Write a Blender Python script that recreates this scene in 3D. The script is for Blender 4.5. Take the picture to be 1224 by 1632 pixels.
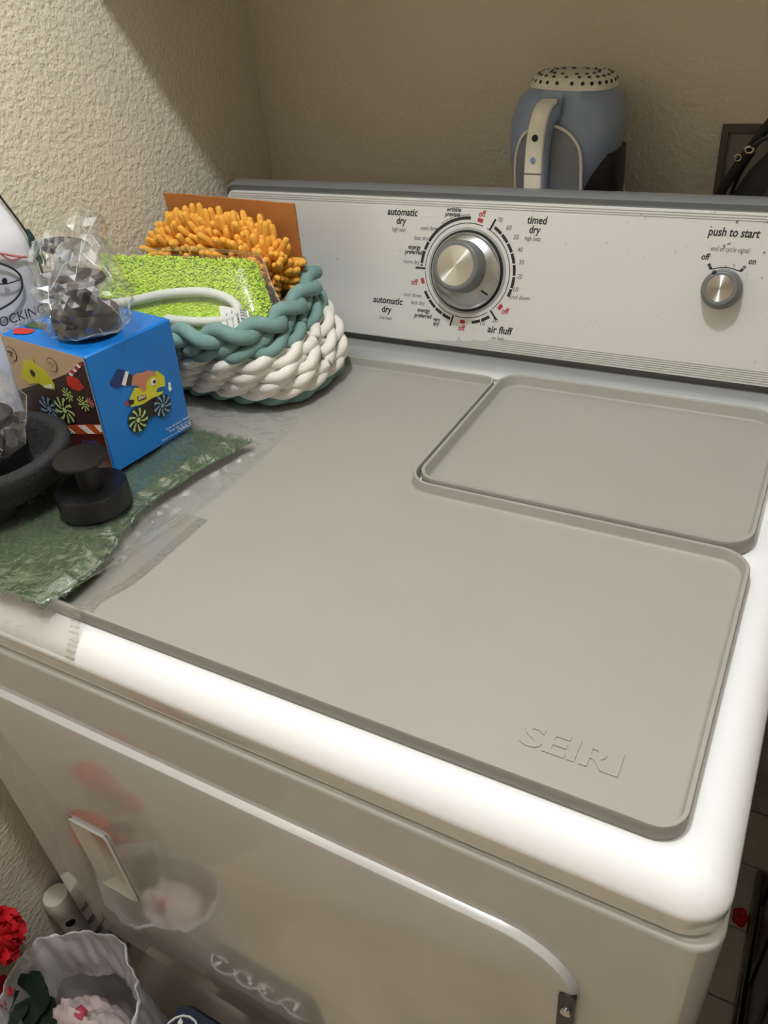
import bpy, math, random
from mathutils import Vector, Matrix, noise
rnd = random.Random(7)
for o in list(bpy.data.objects): bpy.data.objects.remove(o)
SC = bpy.context.scene
# ---------------------------------------------------------------- camera (metres; z = 0 is the dryer's top, floor at -0.92)
CAM = bpy.data.cameras.new('camera'); cam = bpy.data.objects.new('camera', CAM); SC.collection.objects.link(cam)
CAM.sensor_fit = 'VERTICAL'; CAM.sensor_height = 32.0; CAM.lens = 1249.8 / 1632 * 32.0; CAM.clip_start = 0.01
Fw = Vector((-0.43115462, 0.69397096, -0.5766368)); Rt = Vector((0.87721384, 0.47199091, -0.08786608)); Up = Vector((-0.21119082, 0.54371766, 0.81226199))
cam.matrix_world = Matrix(((Rt.x, Up.x, -Fw.x, 0.70937609), (Rt.y, Up.y, -Fw.y, -0.24633414), (Rt.z, Up.z, -Fw.z, 0.41179404), (0, 0, 0, 1)))
SC.camera = cam
# ---------------------------------------------------------------- world, exposure
W = bpy.data.worlds.new('world'); SC.world = W; W.use_nodes = True
W.node_tree.nodes['Background'].inputs[0].default_value = (0.5, 0.47, 0.42, 1); W.node_tree.nodes['Background'].inputs[1].default_value = 0.05
SC.view_settings.view_transform = 'Standard'; SC.view_settings.look = 'None'; SC.view_settings.gamma = 1; SC.view_settings.use_curve_mapping = False
SC.view_settings.exposure = 0.0
# ceiling lamp bulb: the room's one lamp, in front of the dryer
L = bpy.data.lights.new('ceiling_bulb_light', 'POINT'); L.energy = 33; L.color = (0.94, 0.985, 1.025); L.shadow_soft_size = 0.03
lo = bpy.data.objects.new('ceiling_bulb_light', L); lo.location = (0.50, -0.02, 1.27); SC.collection.objects.link(lo)

# ---------------------------------------------------------------- helpers
def hexc(r, g, b):
    f = lambda c: (c / 255 / 12.92) if c <= 10 else ((c / 255 + 0.055) / 1.055) ** 2.4
    return (f(r), f(g), f(b), 1)
def mat(name, col, rough=0.5, metal=0.0, coat=0.0, spec=None, bump=None, var=None, trans=0.0, sss=0.0, aniso=0.0):
    m = bpy.data.materials.new(name); m.use_nodes = True; nt = m.node_tree; b = nt.nodes['Principled BSDF']
    b.inputs['Base Color'].default_value = col; b.inputs['Roughness'].default_value = rough; b.inputs['Metallic'].default_value = metal
    b.inputs['Coat Weight'].default_value = coat; b.inputs['Coat Roughness'].default_value = 0.06
    if spec is not None: b.inputs['Specular IOR Level'].default_value = spec
    if aniso: b.inputs['Anisotropic'].default_value = aniso
    tc = nt.nodes.new('ShaderNodeTexCoord')
    if var:   # (scale, amount) mottled colour
        n = nt.nodes.new('ShaderNodeTexNoise'); n.inputs['Scale'].default_value = var[0]; n.inputs['Detail'].default_value = 5
        nt.links.new(tc.outputs['Object'], n.inputs['Vector'])
        mx = nt.nodes.new('ShaderNodeMix'); mx.data_type = 'RGBA'
        mx.inputs[6].default_value = tuple(c * (1 - var[1]) for c in col[:3]) + (1,); mx.inputs[7].default_value = tuple(min(1, c * (1 + var[1])) for c in col[:3]) + (1,)
        cr = nt.nodes.new('ShaderNodeMapRange'); cr.inputs[1].default_value = 0.3; cr.inputs[2].default_value = 0.7
        nt.links.new(n.outputs['Fac'], cr.inputs[0]); nt.links.new(cr.outputs[0], mx.inputs[0]); nt.links.new(mx.outputs[2], b.inputs['Base Color'])
    if bump:  # (scale, strength, distance, detail)
        n = nt.nodes.new('ShaderNodeTexNoise'); n.inputs['Scale'].default_value = bump[0]; n.inputs['Detail'].default_value = bump[3] if len(bump) > 3 else 3
        nt.links.new(tc.outputs['Object'], n.inputs['Vector'])
        bp = nt.nodes.new('ShaderNodeBump'); bp.inputs['Strength'].default_value = bump[1]; bp.inputs['Distance'].default_value = bump[2]
        nt.links.new(n.outputs['Fac'], bp.inputs['Height']); nt.links.new(bp.outputs[0], b.inputs['Normal'])
    return m
def film(name, tint=(1, 1, 1, 1), refl=0.10, milk=0.06, rough=0.08, bump=None):
    m = bpy.data.materials.new(name); m.use_nodes = True; nt = m.node_tree; nt.nodes.clear()
    out = nt.nodes.new('ShaderNodeOutputMaterial'); tr = nt.nodes.new('ShaderNodeBsdfTransparent'); tr.inputs[0].default_value = tint
    gl = nt.nodes.new('ShaderNodeBsdfGlossy'); gl.inputs['Roughness'].default_value = rough; gl.inputs[0].default_value = (1, 1, 1, 1)
    df = nt.nodes.new('ShaderNodeBsdfDiffuse'); df.inputs[0].default_value = (0.85, 0.86, 0.88, 1)
    fr = nt.nodes.new('ShaderNodeLayerWeight'); fr.inputs[0].default_value = 0.35
    mr = nt.nodes.new('ShaderNodeMapRange'); mr.inputs[3].default_value = refl * 0.5; mr.inputs[4].default_value = min(1, refl * 5)
    m1 = nt.nodes.new('ShaderNodeMixShader'); m2 = nt.nodes.new('ShaderNodeMixShader'); m1.inputs[0].default_value = milk
    L_ = nt.links.new
    L_(tr.outputs[0], m1.inputs[1]); L_(df.outputs[0], m1.inputs[2]); L_(m1.outputs[0], m2.inputs[1]); L_(gl.outputs[0], m2.inputs[2])
    L_(fr.outputs['Facing'], mr.inputs[0]); L_(mr.outputs[0], m2.inputs[0]); L_(m2.outputs[0], out.inputs[0])
    if bump:
        tc = nt.nodes.new('ShaderNodeTexCoord'); n = nt.nodes.new('ShaderNodeTexNoise'); n.inputs['Scale'].default_value = bump[0]; n.inputs['Detail'].default_value = 3; n.inputs['Distortion'].default_value = 1.5
        L_(tc.outputs['Object'], n.inputs['Vector']); bp = nt.nodes.new('ShaderNodeBump'); bp.inputs['Strength'].default_value = bump[1]; bp.inputs['Distance'].default_value = bump[2]
        L_(n.outputs['Fac'], bp.inputs['Height']); L_(bp.outputs[0], gl.inputs['Normal']); L_(bp.outputs[0], fr.inputs['Normal'])
    return m
def mesh(name, V, Fc, m, parent=None, smooth=False, autosharp=None):
    """One mesh object. V in world coordinates; the object's origin is its parent's (parents are unrotated at build time)."""
    off = parent['_o'] if parent is not None else (0, 0, 0)
    me = bpy.data.meshes.new(name); me.from_pydata([(v[0] - off[0], v[1] - off[1], v[2] - off[2]) for v in V], [], [tuple(f) for f in Fc]); me.validate()
    o = bpy.data.objects.new(name, me); SC.collection.objects.link(o)
    if m: me.materials.append(m)
    if parent is not None: o.parent = parent; o['_o'] = off
    else: o['_o'] = (0.0, 0.0, 0.0)
    if smooth:
        me.polygons.foreach_set('use_smooth', [True] * len(me.polygons))
        if autosharp: me.set_sharp_from_angle(angle=math.radians(autosharp))
    return o
def root(name, loc, label, cat, group=None):
    o = bpy.data.objects.new(name, None); SC.collection.objects.link(o); o.location = loc; o['_o'] = tuple(loc)
    o.empty_display_size = 0.05; tag(o, label, cat, group); return o
def tag(o, label, cat, group=None):
    o['label'] = label; o['category'] = cat
    if group: o['group'] = group
    return o
def struct(o): o['kind'] = 'structure'; return o
class G:
    def __init__(s): s.V = []; s.F = []
    def add(s, V, F):
        n = len(s.V); s.V += [tuple(v) for v in V]; s.F += [tuple(i + n for i in f) for f in F]; return s
    def box(s, x0, x1, y0, y1, z0, z1):
        return s.add([(x, y, z) for z in (z0, z1) for y in (y0, y1) for x in (x0, x1)], [(0, 2, 3, 1), (4, 5, 7, 6), (0, 1, 5, 4), (2, 6, 7, 3), (0, 4, 6, 2), (1, 3, 7, 5)])
    def obj(s, name, m, parent=None, smooth=False, autosharp=None): return mesh(name, s.V, s.F, m, parent, smooth, autosharp)
def rpath(poly, rad, d, seg=7):
    """polygon (ccw) inset by d with rounded corners: convex corners lose d of radius, concave ones gain it"""
    n = len(poly); out = []
    for i in range(n):
        p0, p1, p2 = (Vector(poly[(i - 1) % n]), Vector(poly[i]), Vector(poly[(i + 1) % n]))
        a = (p1 - p0).normalized(); b = (p2 - p1).normalized(); cr = a.x * b.y - a.y * b.x
        na = Vector((-a.y, a.x)); nb = Vector((-b.y, b.x))
        th = math.acos(max(-1, min(1, a.dot(b)))); c = p1 + (na + nb) / (1 + a.dot(b)) * d
        r0 = rad[i] if isinstance(rad, (list, tuple)) else rad
        r = max(0.0006, r0 - d) if cr > 0 else max(0.0006, r0 + d)
        t = r * math.tan(th / 2); s = c - a * t; cen = s + (na if cr > 0 else -na) * r
        a0 = math.atan2(s.y - cen.y, s.x - cen.x); dth = th if cr > 0 else -th
        for k in range(seg + 1):
            an = a0 + dth * k / seg; out.append((cen.x + r * math.cos(an), cen.y + r * math.sin(an)))
    return out
def rloft(poly, rad, prof, seg=7, cap0=True, cap1=True, wob=None):
    """stack of rounded outlines; prof = [(inset, z), ...]"""
    V = []; Fc = []
    for d, z in prof:
        for x, y in rpath(poly, rad, d, seg): V.append((x, y, z + (wob(x, y, d, z) if wob else 0)))
    n = len(V) // len(prof)
    for k in range(len(prof) - 1):
        for i in range(n): j = (i + 1) % n; Fc.append((k * n + i, k * n + j, (k + 1) * n + j, (k + 1) * n + i))
    if cap0: Fc.append(tuple(reversed(range(n))))
    if cap1: Fc.append(tuple(range((len(prof) - 1) * n, len(prof) * n)))
    return V, Fc
def rect(x0, x1, y0, y1): return [(x0, y0), (x1, y0), (x1, y1), (x0, y1)]
def lathe(prof, cen=(0, 0, 0), ax=(0, 0, 1), n=32, sx=1, sy=1, cap=True):
    ax = Vector(ax).normalized(); u = ax.orthogonal().normalized() if abs(ax.z) < 0.999 else Vector((1, 0, 0)); v = ax.cross(u); c = Vector(cen)
    V = []; Fc = []
    for r, h in prof:
        for i in range(n): a = 2 * math.pi * i / n; V.append(c + ax * h + u * (r * sx * math.cos(a)) + v * (r * sy * math.sin(a)))
    for k in range(len(prof) - 1):
        for i in range(n): j = (i + 1) % n; Fc.append((k * n + i, k * n + j, (k + 1) * n + j, (k + 1) * n + i))
    if cap: Fc.append(tuple(reversed(range(n)))); Fc.append(tuple(range((len(prof) - 1) * n, len(prof) * n)))
    return V, Fc
def tube(pts, r, n=8, closed=False, cap=True, flat=1.0, ups=None):
    P = [Vector(p) for p in pts]; m = len(P); V = []; Fc = []; up = None
    for k in range(m):
        if closed: t = P[(k + 1) % m] - P[k - 1]
        else: t = P[min(k + 1, m - 1)] - P[max(k - 1, 0)]
        t.normalize()
        if ups is not None: u = (ups[k] - t * ups[k].dot(t)).normalized()
        else:
            if up is None: up = t.orthogonal()
            u = (up - t * up.dot(t)).normalized(); up = u
        w = t.cross(u); rr = r[k] if isinstance(r, (list, tuple)) else r
        for i in range(n): a = 2 * math.pi * i / n; V.append(P[k] + u * (rr * flat * math.cos(a)) + w * (rr * math.sin(a)))
    for k in range(m if closed else m - 1):
        q = (k + 1) % m
        for i in range(n): j = (i + 1) % n; Fc.append((k * n + i, k * n + j, q * n + j, q * n + i))
    if cap and not closed: Fc.append(tuple(reversed(range(n)))); Fc.append(tuple(range((m - 1) * n, m * n)))
    return V, Fc
def sm(pts, k=6):
    """Catmull-Rom through the points"""
    P = [Vector(p) for p in pts]; out = []
    for i in range(len(P) - 1):
        a, b, c, d = P[max(i - 1, 0)], P[i], P[i + 1], P[min(i + 2, len(P) - 1)]
        for j in range(k):
            t = j / k; out.append(0.5 * ((2 * b) + (c - a) * t + (2 * a - 5 * b + 4 * c - d) * t * t + (3 * b - a - 3 * c + d) * t ** 3))
    out.append(P[-1]); return out
def frame(O, u, v, nrm):
    O, u, v, nrm = Vector(O), Vector(u), Vector(v), Vector(nrm)
    return lambda a, b, h=0.0: O + u * a + v * b + nrm * h
def prism(fr, poly, h0, h1):
    n = len(poly); V = [fr(a, b, h0) for a, b in poly] + [fr(a, b, h1) for a, b in poly]
    return V, [tuple(range(n, 2 * n)), tuple(reversed(range(n)))] + [(i, (i + 1) % n, n + (i + 1) % n, n + i) for i in range(n)]
_tc = {}
def text2d(s, bold=0.0, ext=0.0):
    k = (s, bold, ext)
    if k not in _tc:
        c = bpy.data.curves.new('t', 'FONT'); c.body = s; c.size = 1; c.offset = bold; c.extrude = ext; c.resolution_u = 3
        o = bpy.data.objects.new('t', c); SC.collection.objects.link(o); dg = bpy.context.evaluated_depsgraph_get()
        me = bpy.data.meshes.new_from_object(o.evaluated_get(dg)); V = [tuple(v.co) for v in me.vertices]; Fc = [tuple(p.vertices) for p in me.polygons]
        bpy.data.objects.remove(o); bpy.data.meshes.remove(me); bpy.data.curves.remove(c)
        xs = [v[0] for v in V]; ys = [v[1] for v in V]; cx = (min(xs) + max(xs)) / 2
        _tc[k] = ([(x - cx, y, z) for x, y, z in V], Fc, max(xs) - min(xs), max(ys), min(ys))
    return _tc[k]
def text(g, s, fr, a, b, w, h, lift=0.0004, bold=0.0, shear=0.0, ang=0.0, ext=0.0, eh=0.0):
    """centre (a,b), width w, x-height based size h (em)"""
    V, Fc, w0, y1, y0 = text2d(s, bold, ext); sx = w / w0; ca, sa = math.cos(ang), math.sin(ang); my = 0.27
    out = []
    for x, y, z in V:
        yy = (y - my) * h; xx = x * sx + shear * yy; out.append(fr(a + xx * ca - yy * sa, b + xx * sa + yy * ca, lift + (eh if z > 0 else 0)))
    g.add(out, Fc)
def fbm(x, y, z, o=4): return noise.fractal(Vector((x, y, z)), 1.0, 2.0, o)

# ---------------------------------------------------------------- materials
M = {}
M['wall'] = mat('painted orange peel drywall', hexc(222, 210, 190), 0.7, bump=(170, 0.85, 0.003, 2.5), var=(3, 0.03))
M['ceil'] = mat('white ceiling paint', hexc(236, 233, 226), 0.8)
M['plank'] = mat('wood floor plank', hexc(205, 188, 162), 0.5, var=(10, 0.18))
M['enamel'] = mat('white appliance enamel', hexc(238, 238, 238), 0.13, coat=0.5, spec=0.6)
M['enamel_shaded'] = mat('white enamel toned for shade', hexc(198, 196, 192), 0.10, coat=0.8, spec=0.7)  # same white enamel, coloured darker for the shade on front and sides
M['dark_gap'] = mat('dark gap', hexc(20, 20, 20), 0.6)
M['chrome'] = mat('chrome', hexc(200, 200, 200), 0.12, 1.0)
M['silver'] = mat('silver plastic', hexc(168, 170, 168), 0.33, 0.35)
M['silver_cap'] = mat('silver cap plastic', hexc(128, 130, 128), 0.4, 0.3)
M['silicone'] = mat('grey silicone rubber', hexc(153, 151, 142), 0.5, spec=0.35, var=(9, 0.025), bump=(35, 0.12, 0.002))
M['grey_knob'] = mat('grey rubberised knob', hexc(105, 106, 106), 0.42)
M['ink'] = mat('black print', hexc(38, 40, 44), 0.5); M['ink_grey'] = mat('grey print', hexc(92, 92, 94), 0.5); M['ink_red'] = mat('red print', hexc(170, 52, 55), 0.5)
M['tick'] = mat('pale tick print', hexc(225, 225, 222), 0.5)
M['black'] = mat('matt black metal', hexc(15, 15, 17), 0.34)
M['stone'] = mat('black lava stone', hexc(34, 34, 36), 0.75, bump=(320, 0.9, 0.002, 4), var=(240, 0.45))
M['kraft'] = mat('brown corrugated card', hexc(176, 112, 52), 0.75, var=(30, 0.08), bump=(60, 0.2, 0.002))
M['kraft_in'] = mat('brown card inner', hexc(128, 92, 62), 0.8, var=(40, 0.12))
M['teal'] = mat('teal cotton rope', hexc(120, 152, 148), 0.85, bump=(900, 0.8, 0.001), var=(60, 0.08))
M['cream'] = mat('white cotton rope', hexc(236, 230, 220), 0.85, bump=(900, 0.8, 0.001), var=(60, 0.04))
M['orange'] = mat('orange chenille', hexc(255, 186, 74), 0.8, bump=(1300, 1.0, 0.0012), sss=0.0)
M['lime'] = mat('lime chenille', hexc(205, 235, 62), 0.8, bump=(1500, 0.8, 0.001), var=(120, 0.12))
M['piping'] = mat('white piping', hexc(215, 218, 208), 0.6, bump=(900, 0.4, 0.001))
M['turf'] = mat('artificial grass', hexc(72, 98, 50), 0.7, var=(260, 0.5), bump=(500, 1.0, 0.004, 4))
M['box_blue'] = mat('blue printed card', hexc(20, 116, 200), 0.32, var=(14, 0.05), bump=(22, 0.12, 0.004))
M['box_tan'] = mat('tan printed card', hexc(196, 170, 138), 0.4)
M['white_paper'] = mat('white print', hexc(232, 232, 230), 0.5)
for k, c in dict(p_dark=(58, 38, 36), p_orange=(196, 84, 36), p_maroon=(96, 34, 26), p_yellow=(206, 200, 40), p_red=(190, 48, 40), p_navy=(28, 52, 104), p_skin=(196, 128, 100), p_black=(26, 28, 26),
                 p_lime=(176, 196, 120), p_hub=(120, 150, 180), p_green=(70, 84, 50), p_pink=(200, 120, 118), p_teal=(40, 72, 72), p_blue=(60, 90, 170), p_gold=(230, 170, 40), p_lilac=(205, 208, 228)).items():
    M[k] = mat(k[2:] + ' print', hexc(*c), 0.4)
M['bag_white'] = mat('white poly shopping bag', hexc(226, 226, 230), 0.3, bump=(14, 0.25, 0.01))
M['bag_edge'] = mat('dark bag lining', hexc(40, 50, 48), 0.35)
M['film'] = film('clear crinkled film', refl=0.085, milk=0.03, rough=0.09)
M['crease_glint'] = film('pale crease glint', refl=0.14, milk=0.30, rough=0.15)
M['film_flat'] = film('clear poly bag', refl=0.085, milk=0.04, rough=0.08, bump=(45, 0.45, 0.005))
M['film_pouch'] = film('clear pouch film', refl=0.035, milk=0.05, rough=0.12, bump=(25, 0.25, 0.004))
M['film_under'] = film('clear ribbed bag', tint=(0.88, 0.87, 0.84, 1), refl=0.06, milk=0.06, rough=0.2)
M['app_blue'] = mat('grey blue plastic', hexc(138, 150, 172), 0.3)
M['app_panel'] = mat('grey plastic panel', hexc(128, 130, 136), 0.45)
M['app_cream'] = mat('cream plastic', hexc(222, 214, 196), 0.35)
M['app_dark'] = mat('charcoal plastic', hexc(44, 42, 42), 0.4)
M['outlet'] = mat('grey recessed box', hexc(128, 122, 110), 0.55)
M['nylon'] = mat('black nylon', hexc(24, 24, 24), 0.7, bump=(200, 0.5, 0.002))
M['grey_fab'] = mat('dark grey fabric', hexc(58, 56, 52), 0.7)
M['brass'] = mat('aged buckle', hexc(190, 170, 150), 0.3, 1.0)
M['petal'] = mat('red cloth petal', hexc(205, 18, 30), 0.7); M['leaf'] = mat('dark green cloth leaf', hexc(12, 34, 18), 0.7); M['stem'] = mat('green stem', hexc(40, 70, 34), 0.6)
M['pot'] = mat('terracotta pot', hexc(150, 96, 66), 0.7)
M['pole'] = mat('ivory plastic', hexc(214, 208, 192), 0.4)
M['dark_app'] = mat('dark glossy panel', hexc(46, 46, 44), 0.22)
M['trash_bag'] = film('white translucent carrier bag', tint=(0.9, 0.9, 0.92, 1), refl=0.10, milk=0.6, rough=0.2, bump=(22, 0.4, 0.01))
M['tissue'] = mat('pale pink tissue', hexc(214, 196, 192), 0.7, bump=(60, 0.5, 0.006)); M['tag'] = mat('white tag', hexc(226, 224, 220), 0.5)
M['navy'] = mat('navy patterned bag', hexc(26, 34, 58), 0.4)
M['bulb'] = bpy.data.materials.new('frosted bulb'); M['bulb'].use_nodes = True
_b = M['bulb'].node_tree.nodes['Principled BSDF']; _b.inputs['Emission Color'].default_value = (1, 0.93, 0.82, 1); _b.inputs['Emission Strength'].default_value = 12
# brushed aluminium of the control panel: fine grain along x, some specks of dirt
def brushed():
    m = mat('brushed aluminium panel', hexc(228, 228, 225), 0.40, 0.40); nt = m.node_tree; b = nt.nodes['Principled BSDF']; L_ = nt.links.new
    tc = nt.nodes.new('ShaderNodeTexCoord'); mp = nt.nodes.new('ShaderNodeMapping'); mp.inputs['Scale'].default_value = (14, 900, 900); L_(tc.outputs['Object'], mp.inputs[0])
    n = nt.nodes.new('ShaderNodeTexNoise'); n.inputs['Scale'].default_value = 1; n.inputs['Detail'].default_value = 4; L_(mp.outputs[0], n.inputs['Vector'])
    bp = nt.nodes.new('ShaderNodeBump'); bp.inputs['Strength'].default_value = 0.10; bp.inputs['Distance'].default_value = 0.001; L_(n.outputs['Fac'], bp.inputs['Height']); L_(bp.outputs[0], b.inputs['Normal'])
    sp = nt.nodes.new('ShaderNodeTexNoise'); sp.inputs['Scale'].default_value = 170; sp.inputs['Detail'].default_value = 2; L_(tc.outputs['Object'], sp.inputs['Vector'])
    mk = nt.nodes.new('ShaderNodeTexNoise'); mk.inputs['Scale'].default_value = 6; L_(tc.outputs['Object'], mk.inputs['Vector'])
    ad = nt.nodes.new('ShaderNodeMath'); ad.operation = 'MULTIPLY_ADD'; ad.inputs[1].default_value = 0.25; L_(mk.outputs['Fac'], ad.inputs[0]); L_(sp.outputs['Fac'], ad.inputs[2])
    mr = nt.nodes.new('ShaderNodeMapRange'); mr.inputs[1].default_value = 0.85; mr.inputs[2].default_value = 0.93; L_(ad.outputs[0], mr.inputs[0])
    mx = nt.nodes.new('ShaderNodeMix'); mx.data_type = 'RGBA'; mx.inputs[6].default_value = hexc(228, 228, 225); mx.inputs[7].default_value = hexc(120, 118, 112)
    L_(mr.outputs[0], mx.inputs[0]); L_(mx.outputs[2], b.inputs['Base Color']); return m
M['brushed'] = brushed()
def spun(name, axis_loc):
    m = mat(name, hexc(205, 203, 196), 0.27, 1.0, aniso=0.97); nt = m.node_tree; b = nt.nodes['Principled BSDF']
    uv = nt.nodes.new('ShaderNodeUVMap'); t = nt.nodes.new('ShaderNodeTangent'); t.direction_type = 'UV_MAP'
    nt.links.new(t.outputs[0], b.inputs['Tangent']); b.inputs['Anisotropic Rotation'].default_value = 0.25; return m
M['spun'] = spun('spun metal cap', None)

# ---------------------------------------------------------------- room
FZ = -0.92; WX = -0.055; WY = 0.772
struct(G().box(WX - 0.1, WX, -2.7, WY + 0.1, FZ, 1.52).obj('wall_left', M['wall']))
struct(G().box(WX, 2.2, WY, WY + 0.1, FZ, 1.52).obj('wall_back', M['wall']))
struct(G().box(2.1, 2.2, -2.7, WY, FZ, 1.52).obj('wall_right', M['wall']))
struct(G().box(WX - 0.1, 2.2, -2.8, -2.7, FZ, 1.52).obj('wall_front', M['wall']))
struct(G().box(WX - 0.1, 2.2, -2.8, WY + 0.1, 1.52, 1.6).obj('ceiling', M['ceil']))
fl = struct(G().box(WX - 0.1, 2.2, -2.8, WY + 0.1, FZ - 0.05, FZ - 0.006).obj('floor', M['dark_gap']))
y = -2.7; k = 0
while y < WY:
    x = WX - 0.4 * ((k * 37) % 100) / 100
    while x < 2.1:
        a0, a1, b0, b1 = max(x, WX) + 0.001, min(x + 0.9, 2.1) - 0.001, y + 0.001, min(y + 0.12, WY) - 0.001
        if a1 - a0 > 0.02: V, Fc = rloft(rect(a0, a1, b0, b1), 0.002, [(0, FZ - 0.006), (0, FZ - 0.001), (0.001, FZ)], 1); mesh('plank', V, Fc, M['plank'], fl)
        x += 0.9
    y += 0.12; k += 1
# the cupboard above the dryer that shades the back wall
cb = root('wall_cupboard', (1.0, 0.6, 0.52), 'white wall cupboard hung above the dryer, out of view', 'cupboard')
CY = 0.437
G().box(WX + 0.001, 2.09, CY, WY - 0.001, 0.53, 1.25).obj('body', M['ceil'], cb)
for i in range(4): V, Fc = prism(frame((0, CY, 0), (1, 0, 0), (0, 0, 1), (0, -1, 0)), rect(WX + 0.01 + i * 0.53, WX + 0.52 + i * 0.53, 0.54, 1.24), 0, 0.0); 
for i in range(4): G().box(WX + 0.006 + i * 0.535, WX + 0.53 + i * 0.535, CY - 0.012, CY, 0.54, 1.24).obj('door', M['ceil'], cb)
lf = root('ceiling_lamp', (0.5, -0.02, 1.52), 'small ceiling lamp with a bare bulb', 'lamp')
V, Fc = lathe([(0.05, 1.52), (0.05, 1.50), (0.012, 1.485), (0.012, 1.36), (0.022, 1.35)], (0.5, -0.02, 0)); mesh('base', V, Fc, M['ceil'], lf, True, 30)
V, Fc = lathe([(0.004, 1.305), (0.014, 1.31), (0.02, 1.325), (0.018, 1.34), (0.012, 1.35)], (0.5, -0.02, 0)); mesh('bulb', V, Fc, M['bulb'], lf, True)

# ---------------------------------------------------------------- dryer
DW = 0.737; DD = 0.66
dr = root('clothes_dryer', (DW / 2, DD / 2, FZ), 'white tumble dryer with brushed silver control panel under a grey mat', 'dryer')
# cabinet with door recess: front skin built as frame around the door
V, Fc = rloft(rect(-0.0010, DW + 0.0010, -0.0012, DD), [0.02, 0.02, 0.004, 0.004], [(0.004, FZ + 0.02), (0, FZ + 0.03), (0, -0.046), (0.0004, -0.0435), (0.0016, -0.0415), (0.0040, -0.0402), (0.008, -0.0397)], 8)
mesh('cabinet', V, Fc, M['enamel_shaded'], dr, True, 35)
prof = [(0.005, -0.0392), (0.0018, -0.0375), (0.0008, -0.035), (0.0006, -0.0240), (0.0001, -0.0205), (0.0003, -0.0185), (0.0013, -0.0160), (0.0048, -0.0108), (0.0092, -0.0064), (0.0150, -0.0028), (0.022, -0.0008), (0.028, -0.0002), (0.034, 0), (0.036, 0)]
V, Fc = rloft(rect(0, DW, 0, DD + 0.004), [0.026, 0.026, 0.01, 0.01], prof, 9); mesh('top_panel', V, Fc, M['enamel'], dr, True, 50)
# door: slightly proud slab with rolled edge and an open grip
ff = frame((0, -0.0012, 0), (1, 0, 0), (0, 0, 1), (0, -1, 0))
def door():
    X0, X1, Z0, Z1 = 0.062, 0.668, -0.575, -0.104; rr = [0.012, 0.012, 0.055, 0.02]
    pol = rect(X0, X1, Z0, Z1); gx0, gx1, gz0, gz1 = 0.139, 0.193, -0.408, -0.284
    rings = [(0.0, 0.0), (0.0006, 0.0032), (0.0022, 0.0056), (0.005, 0.0064)]
    V = []; Fc = []; n = None
    for d, h in rings:
        pr_ = rpath(pol, rr, d, 8); n = len(pr_); V += [ff(a, b, h) for a, b in pr_]
    for k in range(3):
        for i in range(n): j = (i + 1) % n; Fc.append((k * n + i, k * n + j, (k + 1) * n + j, (k + 1) * n + i))
    hole = rect(gx0, gx1, gz0, gz1); b0 = 3 * n; h0 = len(V); V += [ff(a, b, 0.0064) for a, b in hole]
    q = n // 4   # four quads regions: ring arcs to hole corners
    for c in range(4):
        arc = [b0 + c * q + i for i in range(q)]
        for i in range(q - 1): Fc.append((arc[i], arc[i + 1], h0 + c))
        nx = b0 + ((c + 1) % 4) * q; Fc.append((arc[-1], nx, h0 + (c + 1) % 4, h0 + c))
    # scooped grip: raised lip then a pocket that goes in
    return V, Fc, hole
V, Fc, hole = door(); dd = mesh('door', V, Fc, M['enamel_shaded'], dr, True, 40)
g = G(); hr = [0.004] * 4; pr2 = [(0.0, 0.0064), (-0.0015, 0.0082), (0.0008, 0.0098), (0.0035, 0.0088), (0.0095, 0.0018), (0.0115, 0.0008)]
V = []; Fc = []
for d, h in pr2:
    hh = [(a + (0.006 if i in (0, 3) else 0) * max(0, d) / 0.012, b) for i, (a, b) in enumerate(rpath(hole, 0.006, d, 4))]; n = len(hh); V += [ff(a, b, h) for a, b in hh]
for k in range(len(pr2) - 1):
    for i in range(n): j = (i + 1) % n; Fc.append((k * n + i, k * n + j, (k + 1) * n + j, (k + 1) * n + i))
Fc.append(tuple(range((len(pr2) - 1) * n, len(pr2) * n)))
hd = mesh('door_handle', V, Fc, M['enamel_shaded'], dd, True, 40); hd['label'] = 'moulded white pull grip recessed in the door'
g = G().add(*prism(ff, rpath(rect(0.655, 0.6665, -0.30, -0.145), 0.004, 0, 3), 0.0005, 0.0074)); hg = g.obj('hinge', M['black'], dd); hg['label'] = 'black door hinge slot with chrome screw'
V, Fc = lathe([(0.0038, 0), (0.0036, 0.0025), (0.002, 0.0032)], ff(0.661, -0.166, 0.0074), (0, -1, 0), 14); mesh('screw', V, Fc, M['chrome'], dd, True, 30)
# console: rail, body with a cap, proud brushed panel
vp = Vector((0, 0.0447, 0.1798)).normalized(); npn = Vector((0, -vp.z, vp.y)); PF = frame((0, 0.5436, 0), (1, 0, 0), vp, npn)
def extr(name, prof, x0, x1, m, parent, r=0.0, autosharp=30, closed=True):
    """(y,z) profile swept along x; r pulls the end sections in for a rounded end"""
    secs = [(x0, r), (x0 + r * 0.3, r * 0.35), (x0 + r, 0), (x1 - r, 0), (x1 - r * 0.3, r * 0.35), (x1, r)] if r else [(x0, 0), (x1, 0)]
    cy = sum(p[0] for p in prof) / len(prof); V = []; n = len(prof); Fc = []
    for x, e in secs:
        for (yy, zz) in prof:
            f = 1 - e / 0.05; V.append((x, cy + (yy - cy) * f, zz * (1 - e / 0.19) if zz > 0.05 else zz))
    for k in range(len(secs) - 1):
        for i in range(n): j = (i + 1) % n; Fc.append((k * n + i, k * n + j, (k + 1) * n + j, (k + 1) * n + i))
    Fc += [tuple(range(n)), tuple(reversed(range((len(secs) - 1) * n, len(secs) * n)))]
    return mesh(name, V, Fc, m, parent, True, autosharp)
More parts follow.
